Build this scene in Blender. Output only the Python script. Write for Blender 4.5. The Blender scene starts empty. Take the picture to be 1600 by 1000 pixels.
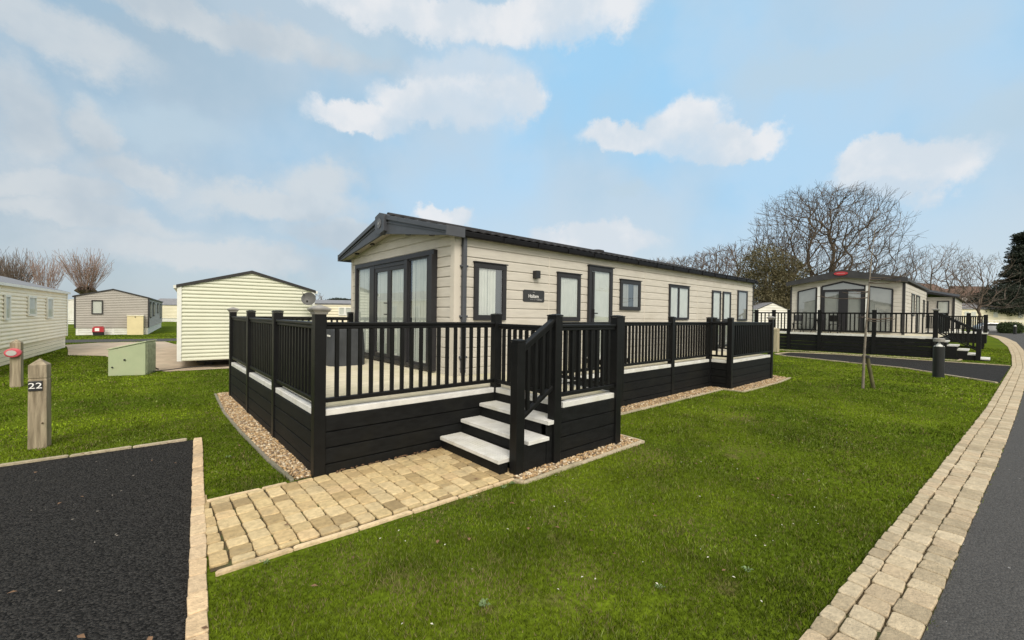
import bpy, math, random
import numpy as np
from mathutils import Vector, Matrix
PI = math.pi
rnd = random.Random(7)
rng = np.random.default_rng(11)
S = bpy.context.scene
C = S.collection

# ------------------------------------------------------------------ camera
EYE = 1.65
F = 660.7178                      # focal length in 1600-px units
R3 = Matrix(((0.75035388, -0.00300142, -0.66102954),
             (-0.66088249, 0.01816859, -0.75026945),
             (0.01426185, 0.99983043, 0.01164929)))
# columns of R3 map camera axes to the world (rows are the world axes)
CAM = Matrix(((0.75035388, -0.00300142, -0.66102954, 0),
              (-0.66088249, 0.01816859, -0.75026945, 0),
              (0.01426185, 0.99983043, 0.01164929, EYE), (0, 0, 0, 1)))
cd = bpy.data.cameras.new('camera'); cam = bpy.data.objects.new('camera', cd); C.objects.link(cam)
cam.matrix_world = CAM
cd.sensor_width = 36; cd.lens = F * 36 / 1600; cd.clip_start = .05; cd.clip_end = 3000
S.camera = cam
FWD = np.array([0.661, 0.750]); FWD /= np.linalg.norm(FWD); RGT = np.array([FWD[1], -FWD[0]])

def far(u, d):                    # ground position d metres away, in the compass direction of u
    p = FWD * d + RGT * (u - 800) / F * d
    return float(p[0]), float(p[1])
def pdir(u, v):
    d = R3 @ Vector(((u - 800) / F, (500 - v) / F, -1)); d.normalize(); return d

# ------------------------------------------------------------------ world
w = bpy.data.worlds.new('World'); S.world = w; w.use_nodes = True
nt = w.node_tree; nt.nodes.clear(); N = nt.nodes; L = nt.links
def nd(t, **k):
    n = N.new(t)
    for a, b in k.items(): setattr(n, a, b)
    return n
SUN_EL, SUN_AZ = math.radians(42), math.radians(208)   # azimuth measured from +Y clockwise
sky = nd('ShaderNodeTexSky', sky_type='NISHITA', sun_disc=False, sun_elevation=SUN_EL, sun_rotation=SUN_AZ)
tc = nd('ShaderNodeTexCoord'); sp = nd('ShaderNodeSeparateXYZ'); L.new(tc.outputs['Generated'], sp.inputs[0])
def math_(op, a, b=None, c=None):
    n = nd('ShaderNodeMath', operation=op)
    for i, q in enumerate((a, b, c)):
        if q is None: continue
        if isinstance(q, (int, float)): n.inputs[i].default_value = q
        else: L.new(q, n.inputs[i])
    return n.outputs[0]
az = math_('ARCTAN2', sp.outputs[0], sp.outputs[1]); el = math_('ARCSINE', sp.outputs[2])
cb = nd('ShaderNodeCombineXYZ'); L.new(az, cb.inputs[0]); L.new(el, cb.inputs[1])
def noise(vec, scale, detail=5, rough=.55, off=0.):
    n = nd('ShaderNodeTexNoise'); n.inputs['Scale'].default_value = scale
    n.inputs['Detail'].default_value = detail; n.inputs['Roughness'].default_value = rough
    if off:
        m = nd('ShaderNodeVectorMath', operation='ADD'); m.inputs[1].default_value = (off, off * .7, off * 1.3)
        L.new(vec, m.inputs[0]); vec = m.outputs[0]
    L.new(vec, n.inputs['Vector']); return n
wn = noise(tc.outputs['Generated'], 6.5, 9, .66)
sub = nd('ShaderNodeVectorMath', operation='SUBTRACT'); L.new(wn.outputs['Color'], sub.inputs[0]); sub.inputs[1].default_value = (.5, .5, .5)
scl = nd('ShaderNodeVectorMath', operation='SCALE'); L.new(sub.outputs[0], scl.inputs[0]); scl.inputs['Scale'].default_value = .15
wv = nd('ShaderNodeVectorMath', operation='ADD'); L.new(cb.outputs[0], wv.inputs[0]); L.new(scl.outputs[0], wv.inputs[1])
def azel(u, v):
    d = pdir(u, v); return math.atan2(d.x, d.y), math.asin(d.z)
def blob(u, v, ru, rv, sh=0.):
    a, e = azel(u, v); a1, e1 = azel(u + ru, v); a0, _ = azel(u - ru, v); _, e2 = azel(u, v - rv)
    ra = abs(a1 - a0) / 2; re = max(abs(e2 - e), .012)
    m = nd('ShaderNodeVectorMath', operation='MULTIPLY_ADD'); L.new(wv.outputs[0], m.inputs[0])
    m.inputs[1].default_value = (1 / ra, 1 / re, 0); m.inputs[2].default_value = (-a / ra, (sh - e) / re, 0)
    l = nd('ShaderNodeVectorMath', operation='LENGTH'); L.new(m.outputs[0], l.inputs[0]); return l.outputs['Value']
def union(bl, sh=0.):
    cur = None
    for b in bl:
        q = blob(*b, sh); cur = q if cur is None else math_('SMOOTH_MIN', cur, q, .25)
    return cur
def mask(dist, lo, hi):
    n = nd('ShaderNodeMapRange', interpolation_type='SMOOTHSTEP')
    L.new(dist, n.inputs[0]); n.inputs[1].default_value = lo; n.inputs[2].default_value = hi
    n.inputs[3].default_value = 1; n.inputs[4].default_value = 0; return n.outputs[0]
def mix(a, b, f):
    n = nd('ShaderNodeMix', data_type='RGBA')
    if isinstance(f, (int, float)): n.inputs[0].default_value = f
    else: L.new(f, n.inputs[0])
    for i, q in ((6, a), (7, b)):
        if isinstance(q, tuple): n.inputs[i].default_value = (*q, 1)
        else: L.new(q, n.inputs[i])
    return n.outputs[2]
def vscale(a, s):
    n = nd('ShaderNodeVectorMath', operation='SCALE'); L.new(a, n.inputs[0]); n.inputs['Scale'].default_value = s; return n.outputs[0]
WS = .1
skyc = vscale(sky.outputs[0], WS)
# thin high veil over the blue
vn = noise(cb.outputs[0], 2.2, 4, .5, 3.); vf = mask(vn.outputs[0], .62, .36)
veil = mix((.35, .62, .86), (.43, .59, .72), vf)
low = mask(el, .02, .32)
veil = mix(veil, (.545, .62, .665), math_('MULTIPLY', low, .8))
leftg = mask(az, -.5, .8)
veil = mix(veil, (.33, .415, .48), math_('MULTIPLY', leftg, .8))
veil = mix(veil, (.30, .375, .44), math_('MULTIPLY', math_('MULTIPLY', leftg, low), .62))
hz = noise(tc.outputs['Generated'], 3.2, 5, .55, 21.)
veil = mix(veil, (.68, .73, .77), math_('MULTIPLY', mask(hz.outputs[0], .62, .40), .26))
base = mix(skyc, veil, .86)
bright = [(700, 28, 240, 42), (900, 18, 110, 55), (735, 140, 112, 66), (560, 190, 85, 30), (815, 150, 42, 30), (650, 165, 70, 40),
          (1075, 195, 75, 50), (1150, 220, 75, 28), (975, 218, 80, 26), (1410, 262, 115, 45), (1370, 240, 60, 32),
          (930, 376, 100, 26), (690, 338, 44, 17)]
soft = [(90, 60, 150, 40), (330, 400, 190, 26), (160, 345, 150, 22), (300, 22, 330, 30), (30, 185, 62, 80), (145, 195, 38, 40), (215, 272, 85, 26), (100, 300, 110, 24),
        (500, 292, 60, 34), (450, 322, 140, 26), (560, 370, 110, 22)]
cn = noise(tc.outputs['Generated'], 7, 6, .55, 9.)
cshade = mix((.60, .655, .71), (.745, .75, .765), mask(cn.outputs[0], .64, .42))
under = mask(union(bright, .07), .55, 1.25)
cshade = mix(cshade, (.56, .625, .69), math_('MULTIPLY', under, .6))
cn2 = noise(tc.outputs['Generated'], 4, 5, .55, 5.)
sshade = mix((.45, .51, .565), (.60, .63, .65), mask(cn2.outputs[0], .6, .4))
dk = [(980, 302, 34, 16), (1290, 100, 200, 40), (560, 70, 60, 40), (1560, 190, 120, 60), (250, 200, 160, 40)]
base = mix(base, (.45, .57, .66), math_('MULTIPLY', mask(union(dk), .35, 1.3), .55))
base = mix(base, sshade, math_('MULTIPLY', mask(union(soft), .6, 1.5), .75))
base = mix(base, cshade, math_('MULTIPLY', mask(union(bright), .76, 1.20), math_('MULTIPLY_ADD', under, -.28, .90)))
# unseen bright overcast added behind the viewer and overhead as fill light
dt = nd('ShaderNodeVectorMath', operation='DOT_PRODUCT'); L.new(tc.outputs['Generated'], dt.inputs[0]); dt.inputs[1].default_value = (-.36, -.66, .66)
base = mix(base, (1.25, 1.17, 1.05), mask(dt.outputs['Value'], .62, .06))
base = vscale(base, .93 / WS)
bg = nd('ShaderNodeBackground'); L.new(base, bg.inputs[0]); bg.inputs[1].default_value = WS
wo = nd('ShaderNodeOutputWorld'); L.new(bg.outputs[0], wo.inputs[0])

# ------------------------------------------------------------------ sun, exposure
sd = bpy.data.lights.new('sun', 'SUN'); sd.energy = 2.0; sd.angle = math.radians(24); sd.color = (1, .92, .82)
so = bpy.data.objects.new('sun', sd); C.objects.link(so)
dv = Vector((math.sin(SUN_AZ) * math.cos(SUN_EL), math.cos(SUN_AZ) * math.cos(SUN_EL), math.sin(SUN_EL)))
so.rotation_euler = dv.to_track_quat('Z', 'Y').to_euler()
S.view_settings.view_transform = 'Standard'; S.view_settings.look = 'None'
S.view_settings.exposure = 0.30; S.view_settings.gamma = 1

# ------------------------------------------------------------------ materials
def mat(name, col, rough=.6, var=.12, scale=4., bump=0., bscale=60., stretch=(1, 1, 1), metal=0., spec=.4,
        col2=None, attr=None, detail=6, dirt=None, lo=.35, hi=.65):
    m = bpy.data.materials.new(name); m.use_nodes = True
    t = m.node_tree; b = t.nodes['Principled BSDF']; n = t.nodes; l = t.links
    b.inputs['Roughness'].default_value = rough; b.inputs['Metallic'].default_value = metal
    b.inputs['Specular IOR Level'].default_value = spec
    g = n.new('ShaderNodeNewGeometry'); mp = n.new('ShaderNodeMapping'); mp.inputs['Scale'].default_value = stretch
    l.new(g.outputs['Position'], mp.inputs[0])
    no = n.new('ShaderNodeTexNoise'); no.inputs['Scale'].default_value = scale; no.inputs['Detail'].default_value = detail
    l.new(mp.outputs[0], no.inputs['Vector'])
    mr = n.new('ShaderNodeMapRange'); l.new(no.outputs[0], mr.inputs[0]); mr.inputs[1].default_value = lo; mr.inputs[2].default_value = hi
    mx = n.new('ShaderNodeMix'); mx.data_type = 'RGBA'; l.new(mr.outputs[0], mx.inputs[0])
    c2 = col2 or tuple(min(1, c * (1 + var)) for c in col); c1 = col if col2 else tuple(c * (1 - var) for c in col)
    mx.inputs[6].default_value = (*c1, 1); mx.inputs[7].default_value = (*c2, 1); out = mx.outputs[2]
    if attr:
        a = n.new('ShaderNodeAttribute'); a.attribute_name = attr
        mm = n.new('ShaderNodeMix'); mm.data_type = 'RGBA'; mm.blend_type = 'MULTIPLY'; mm.inputs[0].default_value = 1
        l.new(out, mm.inputs[6]); l.new(a.outputs['Color'], mm.inputs[7]); out = mm.outputs[2]
    if dirt:
        dn = n.new('ShaderNodeTexNoise'); dn.inputs['Scale'].default_value = dirt[1]; dn.inputs['Detail'].default_value = 5
        l.new(g.outputs['Position'], dn.inputs['Vector'])
        dr = n.new('ShaderNodeMapRange'); l.new(dn.outputs[0], dr.inputs[0]); dr.inputs[1].default_value = dirt[2]; dr.inputs[2].default_value = dirt[3]
        dm = n.new('ShaderNodeMix'); dm.data_type = 'RGBA'; l.new(dr.outputs[0], dm.inputs[0]); l.new(out, dm.inputs[6])
        dm.inputs[7].default_value = (*dirt[0], 1); out = dm.outputs[2]
    l.new(out, b.inputs['Base Color'])
    if bump:
        bn = n.new('ShaderNodeTexNoise'); bn.inputs['Scale'].default_value = bscale; bn.inputs['Detail'].default_value = 5
        l.new(mp.outputs[0], bn.inputs['Vector'])
        bu = n.new('ShaderNodeBump'); bu.inputs['Strength'].default_value = min(1, bump); bu.inputs['Distance'].default_value = .01 * max(1, bump)
        l.new(bn.outputs[0], bu.inputs['Height']); l.new(bu.outputs[0], b.inputs['Normal'])
    return m
def glass_mat(name, tint=(.90, .93, .91), refl=.17, gr=.4):
    m = bpy.data.materials.new(name); m.use_nodes = True; t = m.node_tree; n = t.nodes; l = t.links; n.clear()
    tr = n.new('ShaderNodeBsdfTransparent'); tr.inputs[0].default_value = (*tint, 1)
    gl = n.new('ShaderNodeBsdfGlossy'); gl.inputs['Roughness'].default_value = .015; gl.inputs[0].default_value = (.95, .97, 1, 1)
    fr = n.new('ShaderNodeLayerWeight'); fr.inputs[0].default_value = .5
    pw_ = n.new('ShaderNodeMath'); pw_.operation = 'POWER'; l.new(fr.outputs['Facing'], pw_.inputs[0]); pw_.inputs[1].default_value = 3
    ad = n.new('ShaderNodeMath'); ad.operation = 'MULTIPLY_ADD'; l.new(pw_.outputs[0], ad.inputs[0]); ad.inputs[1].default_value = gr if refl > .1 else .12; ad.inputs[2].default_value = refl
    mx = n.new('ShaderNodeMixShader'); l.new(ad.outputs[0], mx.inputs[0]); l.new(tr.outputs[0], mx.inputs[1]); l.new(gl.outputs[0], mx.inputs[2])
    o = n.new('ShaderNodeOutputMaterial'); l.new(mx.outputs[0], o.inputs[0]); return m
M = dict(
    clad=mat('beige_cladding', (.54, .515, .455), .55, .06, 3, .3, 30, (1, 1, 8), dirt=((.45, .42, .35), 1.2, .5, .85)),
    cladtrim=mat('beige_trim', (.56, .525, .455), .5, .04, 2),
    soffit=mat('soffit_beige', (.50, .455, .36), .6, .05),
    gutter=mat('black_gutter', (.006, .006, .007), .55, .1, 8, spec=.15),
    anth=mat('anthracite_trim', (.062, .068, .080), .45, .08, 6, .1, 80),
    frame=mat('anthracite_window_frame', (.024, .024, .027), .4, .08, 8, spec=.3),
    roof=mat('dark_roof_tiles', (.026, .026, .028), .7, .2, 6, .3, 60, spec=.25),
    black=mat('black_composite', (.0070, .0077, .0080), .6, .3, 9, .4, 110, (1, 1, 3), spec=.16, dirt=((.014, .014, .011), 2.4, .5, .9)),
    blackrail=mat('black_rail', (.0070, .0075, .0078), .42, .15, 10, .1, 120, spec=.2),
    capgrey=mat('grey_post_cap', (.25, .245, .23), .6, .12, 14, .1, 80),
    white=mat('pale_deck_nosing', (.64, .645, .62), .55, .08, 8, .2, 90, dirt=((.54, .53, .43), 3, .5, .85)),
    board=mat('pale_deck_board', (.64, .60, .47), .7, .12, 5, .3, 70, (1, 6, 1), dirt=((.52, .50, .32), 1.3, .45, .8)),
    curtain=mat('white_net_curtain', (.60, .61, .58), .9, .05, 4),
    blind=mat('grey_blind', (.33, .33, .32), .9, .05, 4),
    cream=mat('cream_green_cladding', (.63, .645, .52), .5, .035, 1.6, dirt=((.58, .59, .45), .9, .55, .9)),
    creamL=mat('warm_cream_cladding', (.86, .80, .64), .5, .04, 1.6, dirt=((.76, .72, .55), 1, .5, .85)),
    greyclad=mat('grey_beige_cladding', (.365, .345, .31), .55, .05, 1.6),
    creamF=mat('pale_cream_cladding', (.72, .68, .52), .6, .05, 1),
    creamW=mat('white_render', (.72, .71, .66), .6, .05, 1),
    trimw=mat('white_trim', (.76, .77, .73), .45, .05, 6, dirt=((.6, .6, .5), 3, .5, .85)),
    roofgrey=mat('grey_sheet_roof', (.20, .205, .22), .6, .15, 5, .2, 30),
    trimdark=mat('dark_trim', (.028, .027, .027), .5, .1),
    wood=mat('weathered_post_wood', (.20, .165, .11), .8, .3, 9, .9, 60, (3, 3, .25), col2=(.40, .34, .24), dirt=((.19, .20, .10), 3, .52, .8)),
    woodpale=mat('pale_post_wood', (.36, .32, .22), .8, .2, 9, .5, 60, (3, 3, .3)),
    util=mat('sage_green_grp', (.365, .425, .27), .5, .05, 3, .15, 90, dirt=((.37, .40, .26), 3, .5, .8)),
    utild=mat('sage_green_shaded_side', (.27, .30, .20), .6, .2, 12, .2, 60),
    metal=mat('dark_metal', (.03, .03, .032), .4, .1, metal=.3),
    chrome=mat('handle_metal', (.6, .6, .6), .25, .05, metal=1.),
    red=mat('red_plastic', (.42, .035, .045), .4, .1),
    redpink=mat('faded_red_plastic', (.52, .085, .11), .45, .12, 20),
    discgrey=mat('grey_disc', (.45, .45, .43), .5, .1),
    letters=mat('white_lettering', (.85, .85, .83), .5, .02),
    lettersgrey=mat('grey_lettering', (.38, .38, .38), .5, .02),
    plate=mat('charcoal_sign_plate', (.03, .031, .032), .35, .15, 10),
    yellowcab=mat('yellow_cream_grp', (.70, .61, .36), .5, .05, 3),
    cover=mat('grey_weatherproof_cover', (.045, .05, .056), .6, .15, 5, .4, 14),
    joint=mat('sandy_joint', (.055, .040, .02), .95, .3, 12, .5, 90, col2=(.10, .075, .038), dirt=((.05, .09, .02), 5, .52, .72)),
    block=mat('tumbled_paving', (.80, .80, .80), .85, .14, 26, .8, 75, attr='Col', dirt=((.25, .215, .14), 4.5, .55, .95)),
    edging=mat('concrete_edging', (.47, .42, .30), .85, .2, 14, .6, 60),
    pebble=mat('pebbles', (.9, .9, .9), .7, .08, 40, attr='Col'),
    gravelbed=mat('gravel_bed', (.22, .17, .11), .95, .3, 60, .8, 80),
    slab=mat('worn_concrete', (.40, .32, .24), .9, .12, 1.2, .4, 40, col2=(.50, .41, .31), dirt=((.27, .25, .19), 2.5, .5, .8)),
    glass=glass_mat('window_glass'), glassdull=glass_mat('dull_window_glass', (.9, .92, .9), .05), glass2=glass_mat('patio_glass', (.86, .90, .88), .20),
    bark=mat('bare_bark', (.10, .078, .055), .9, .3, 3, .5, 20),
    twig=mat('bare_twigs', (.105, .08, .06), .9, .25, 2),
    twiglight=mat('pale_bare_twigs', (.16, .125, .105), .9, .25, 2),
    scrubtwig=mat('brown_scrub_twigs', (.13, .075, .05), .9, .25, 2),
    willow=mat('reddish_willow_shoots', (.30, .215, .185), .9, .2, 2),
    leafdk=mat('dark_conifer_foliage', (.016, .024, .014), .8, .5, 2.5),
    leafivy=mat('ivy_foliage', (.075, .07, .034), .8, .5, 1.5, col2=(.14, .12, .06)),
    hedge=mat('hedge_foliage', (.035, .06, .018), .8, .4, 3),
    hill=mat('winter_hillside', (.085, .065, .045), .95, .3, .15, col2=(.10, .10, .055)),
    tileroof=mat('brown_tile_roof', (.12, .075, .055), .8, .2, 2),
    carpaint=mat('silver_car_paint', (.45, .47, .50), .3, .03, metal=.6),
    tyre=mat('tyre_rubber', (.015, .015, .015), .8, .1),
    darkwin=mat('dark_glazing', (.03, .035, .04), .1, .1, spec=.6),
    leaf=mat('dead_leaf', (.17, .10, .055), .8, .3, 30),
    litterw=mat('pale_specks', (.62, .60, .52), .8, .1),
    lens=mat('bollard_lens', (.80, .82, .80), .3, .03),
    bollard=mat('charcoal_bollard_paint', (.012, .014, .015), .4, .1, 8, .1, 60),
)

# asphalt: aggregate from a cell texture
def asphalt(name, c0, c1, sc, bump, speck, rough=.85):
    m = mat(name, c0, rough, .1, 1.3, 0); t = m.node_tree; n = t.nodes; l = t.links; b = n['Principled BSDF']
    g = n.new('ShaderNodeNewGeometry')
    src = b.inputs['Base Color'].links[0].from_socket
    vo = n.new('ShaderNodeTexVoronoi'); vo.inputs['Scale'].default_value = sc; l.new(g.outputs['Position'], vo.inputs['Vector'])
    sx = n.new('ShaderNodeSeparateColor'); l.new(vo.outputs['Color'], sx.inputs[0])
    mx = n.new('ShaderNodeMix'); mx.data_type = 'RGBA'; l.new(sx.outputs[0], mx.inputs[0]); l.new(src, mx.inputs[6]); mx.inputs[7].default_value = (*c1, 1)
    gt = n.new('ShaderNodeMath'); gt.operation = 'GREATER_THAN'; gt.inputs[1].default_value = .9993; l.new(sx.outputs[1], gt.inputs[0])
    m2 = n.new('ShaderNodeMix'); m2.data_type = 'RGBA'; l.new(gt.outputs[0], m2.inputs[0]); l.new(mx.outputs[2], m2.inputs[6]); m2.inputs[7].default_value = (*speck, 1)
    l.new(m2.outputs[2], b.inputs['Base Color'])
    no = n.new('ShaderNodeTexNoise'); no.inputs['Scale'].default_value = sc * .35; no.inputs['Detail'].default_value = 4; l.new(g.outputs['Position'], no.inputs['Vector'])
    ad = n.new('ShaderNodeMath'); ad.operation = 'MULTIPLY_ADD'; l.new(vo.outputs['Distance'], ad.inputs[0]); ad.inputs[1].default_value = -1.; l.new(no.outputs[0], ad.inputs[2])
    bu = n.new('ShaderNodeBump'); bu.inputs['Strength'].default_value = bump; bu.inputs['Distance'].default_value = .014
    l.new(ad.outputs[0], bu.inputs['Height']); l.new(bu.outputs[0], b.inputs['Normal']); return m
M['drive'] = asphalt('coarse_new_asphalt', (.009, .009, .009), (.048, .047, .045), 78, 1., (.26, .24, .21))
M['drive'].node_tree.nodes['Principled BSDF'].inputs['Specular IOR Level'].default_value = .12
M['drive'].node_tree.nodes['Bump'].inputs['Distance'].default_value = .02
M['road'] = asphalt('road_asphalt', (.036, .0355, .035), (.072, .071, .069), 95, .55, (.3, .3, .3))

# ------------------------------------------------------------------ mesh helpers
class MB:
    def __init__(s): s.v = []; s.f = []; s.c = []
    def quad(s, *p):
        n = len(s.v); s.v += [tuple(q) for q in p]; s.f.append(tuple(range(n, n + len(p)))); return s
    def box(s, x0, x1, y0, y1, z0, z1):
        n = len(s.v)
        s.v += [(x, y, z) for z in (z0, z1) for x, y in ((x0, y0), (x1, y0), (x1, y1), (x0, y1))]
        s.f += [tuple(n + i for i in q) for q in ((3, 2, 1, 0), (4, 5, 6, 7), (0, 1, 5, 4), (1, 2, 6, 5), (2, 3, 7, 6), (3, 0, 4, 7))]; return s
    def prism(s, pts, off):           # closed polygon pts (3-D) extruded by the vector off
        n = len(s.v); k = len(pts)
        s.v += [tuple(p) for p in pts] + [tuple(p[i] + off[i] for i in range(3)) for p in pts]
        s.f.append(tuple(range(n + k - 1, n - 1, -1))); s.f.append(tuple(range(n + k, n + 2 * k)))
        for i in range(k): s.f.append((n + i, n + (i + 1) % k, n + k + (i + 1) % k, n + k + i))
        return s
    def bar(s, p, q, w, h, up=(0, 0, 1)):
        p = Vector(p); q = Vector(q); d = (q - p).normalized(); sd_ = d.cross(Vector(up)).normalized(); u = sd_.cross(d)
        a = [p + sd_ * w / 2 * i + u * h / 2 * j for i, j in ((-1, -1), (1, -1), (1, 1), (-1, 1))]
        return s.prism(a, q - p)
    def tube(s, p, q, r0, r1=None, k=8, cap=True):
        r1 = r0 if r1 is None else r1; p = Vector(p); q = Vector(q); d = (q - p).normalized()
        a = d.orthogonal().normalized(); b = d.cross(a); n = len(s.v)
        for c, r in ((p, r0), (q, r1)):
            for i in range(k): s.v.append(tuple(c + a * r * math.cos(2 * PI * i / k) + b * r * math.sin(2 * PI * i / k)))
        for i in range(k): s.f.append((n + i, n + (i + 1) % k, n + k + (i + 1) % k, n + k + i))
        if cap: s.f.append(tuple(range(n + k - 1, n - 1, -1))); s.f.append(tuple(range(n + k, n + 2 * k)))
        return s
    def lathe(s, c, prof, k=16):      # prof: (r, z) from bottom to top
        n = len(s.v)
        for r, z in prof:
            for i in range(k): s.v.append((c[0] + r * math.cos(2 * PI * i / k), c[1] + r * math.sin(2 * PI * i / k), c[2] + z))
        for j in range(len(prof) - 1):
            for i in range(k): s.f.append((n + j * k + i, n + j * k + (i + 1) % k, n + (j + 1) * k + (i + 1) % k, n + (j + 1) * k + i))
        s.f.append(tuple(range(n + k - 1, n - 1, -1))); m = n + (len(prof) - 1) * k; s.f.append(tuple(range(m, m + k))); return s
    def frustum(s, x, y, z0, z1, a, b):
        n = len(s.v)
        s.v += [(x + i * r, y + j * r, z) for z, r in ((z0, a), (z1, b)) for i, j in ((-1, -1), (1, -1), (1, 1), (-1, 1))]
        s.f += [tuple(n + i for i in q) for q in ((3, 2, 1, 0), (4, 5, 6, 7), (0, 1, 5, 4), (1, 2, 6, 5), (2, 3, 7, 6), (3, 0, 4, 7))]; return s

def origin(o):
    while o.parent: o = o.parent
    return o.location if not o.get('_local') else Vector((0, 0, 0))
def build(mb, name, m, parent=None, bevel=0, smooth=False, label=None):
    me = bpy.data.meshes.new(name)
    v = mb.v
    if parent is not None:
        o_ = origin(parent)
        if o_.length > 0: v = [(a - o_.x, b - o_.y, c - o_.z) for a, b, c in v]
    me.from_pydata(v, [], mb.f); me.materials.append(M[m] if isinstance(m, str) else m)
    if mb.c:
        at = me.color_attributes.new('Col', 'FLOAT_COLOR', 'POINT')
        a = np.ones((len(mb.v), 4), 'f'); a[:, :3] = np.array(mb.c); at.data.foreach_set('color', a.ravel())
    if smooth: me.polygons.foreach_set('use_smooth', [True] * len(me.polygons))
    me.update()
    o = bpy.data.objects.new(name, me); C.objects.link(o)
    if parent is not None: o.parent = parent
    if bevel:
        b = o.modifiers.new('bevel', 'BEVEL'); b.width = bevel; b.segments = 2; b.limit_method = 'ANGLE'; b.angle_limit = math.radians(40)
    if label: o['label'] = label
    return o
def tag(o, label=None, cat=None, group=None, kind=None):
    for k, q in (('label', label), ('category', cat), ('group', group), ('kind', kind)):
        if q: o[k] = q
    return o
def thing(name, label, cat, loc=(0, 0, 0), rz=0, group=None, local=False):
    o = bpy.data.objects.new(name, None); C.objects.link(o); o.location = loc; o.rotation_euler = (0, 0, rz)
    o.empty_display_size = .3
    if local: o['_local'] = 1
    return tag(o, label, cat, group)
def npmesh(name, verts, faces, m, parent=None, col=None, k=3):
    me = bpy.data.meshes.new(name); nv, nf = len(verts), len(faces)
    if parent is not None:
        verts = verts - np.array(origin(parent))
    me.vertices.add(nv); me.vertices.foreach_set('co', np.asarray(verts, 'f').ravel())
    me.loops.add(nf * k); me.loops.foreach_set('vertex_index', np.asarray(faces, 'i').ravel())
    me.polygons.add(nf); me.polygons.foreach_set('loop_start', np.arange(0, nf * k, k, dtype='i'))
    me.update(calc_edges=True)
    if col is not None:
        at = me.color_attributes.new('Col', 'FLOAT_COLOR', 'POINT'); a = np.ones((nv, 4), 'f'); a[:, :3] = col; at.data.foreach_set('color', a.ravel())
    me.materials.append(M[m] if isinstance(m, str) else m)
    o = bpy.data.objects.new(name, me); C.objects.link(o)
    if parent is not None: o.parent = parent
    return o
def vnoise(x, y, sc, seed=0):        # smooth value noise 0..1
    r = np.random.default_rng(seed).random((256, 256)); x = x / sc; y = y / sc
    xi = np.floor(x).astype(int); yi = np.floor(y).astype(int); fx = x - xi; fy = y - yi
    fx = fx * fx * (3 - 2 * fx); fy = fy * fy * (3 - 2 * fy)
    g = lambda a, b: r[a % 256, b % 256]
    return (g(xi, yi) * (1 - fx) + g(xi + 1, yi) * fx) * (1 - fy) + (g(xi, yi + 1) * (1 - fx) + g(xi + 1, yi + 1) * fx) * fy
def inpoly(x, y, poly):
    r = np.zeros(len(x), bool); n = len(poly)
    for i in range(n):
        x0, y0 = poly[i]; x1, y1 = poly[(i + 1) % n]
        c = ((y0 > y) != (y1 > y)) & (x < (x1 - x0) * (y - y0) / (y1 - y0 + 1e-12) + x0); r ^= c
    return r
def sheet(name, poly, z, m, z0=None):
    mb = MB().quad(*[(x, y, z) for x, y in poly]); o = build(mb, name, m); o['kind'] = 'structure'; return o
def text_mesh(txt, size, name, m, parent, mtx, depth=.002, shear=0):
    cu = bpy.data.curves.new(name, 'FONT'); cu.body = txt; cu.size = size; cu.extrude = depth; cu.align_x = 'CENTER'; cu.align_y = 'CENTER'; cu.shear = shear
    t = bpy.data.objects.new('t', cu); C.objects.link(t); dg = bpy.context.evaluated_depsgraph_get(); dg.update()
    me = bpy.data.meshes.new_from_object(t.evaluated_get(dg)); bpy.data.objects.remove(t); bpy.data.curves.remove(cu)
    off = Matrix.Translation(-origin(parent)); me.transform(off @ mtx); me.materials.clear(); me.materials.append(M[m])
    o = bpy.data.objects.new(name, me); C.objects.link(o); o.parent = parent; return o

# ------------------------------------------------------------------ ground layout
KL = [(-4, .95), (0, .78), (1.6, .68), (2.67, .61), (3.55, .56), (4.24, .52), (5.12, .46), (6.41, .38), (8.29, .27), (11.77, .06), (17.22, -.19), (24.45, -.52), (32.0, -.66), (43.4, -.72), (61.8, -.42), (76.2, .22), (110, 2.5)]
KR = [(-4, .57), (0, .40), (1.6, .30), (3.04, .21), (3.77, .16), (4.62, .11), (5.71, .04), (7.37, -.07), (10.78, -.27), (15.25, -.50), (24.4, -.94), (32, -1.12), (39.5, -1.27), (54, -1.35), (68.2, -1.0), (80.5, -.30), (112, 1.6)]
ROAD = KR + [(160, 4), (160, -9), (-30, -9), (-30, 1.2), (-4, .59)]
ROAD = KR + [(126, 1.0), (107, -3.4), (60, -6.2), (20, -6.2), (-4, -4.9)]
DRIVE = [(.535, 6.68), (-1.07, 6.74), (-7, 7.02), (-7, -2.5), (-.17, -2.5), (.205, 2.6), (.295, 3.6), (.385, 4.7)]
DRIVE_CURB = [((-.16, -2.2), (.22, 2.6)), ((.22, 2.6), (.31, 3.6)), ((.31, 3.6), (.40, 4.7)), ((.40, 4.7), (.565, 6.68))]
PATH = [(.42, 4.46), (1.32, 4.44), (2.85, 4.44), (2.85, 3.14), (2.0, 3.14), (1.2, 3.16), (.34, 3.22)]
DRIVE2 = [(21.5, 6.0), (22.2, 6.6), (23.9, 6.5), (24.6, 5.0), (24.45, 2.0), (24.45, -.5), (17.4, -.17), (18.6, .9), (19.9, 2.0), (20.5, 3.6)]
GR1 = [(1.16, 10.1), (1.05, 8.2), (1.06, 6.6), (1.10, 5.2), (1.15, 4.48), (1.40, 4.46), (1.40, 9.7), (3.7, 9.7), (3.7, 10.1)]
GR2 = [(2.84, 3.25), (2.86, 3.04), (3.6, 3.05), (4.5, 3.03), (4.95, 3.05), (4.95, 4.25), (4.66, 4.25), (4.66, 3.25)]
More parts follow.
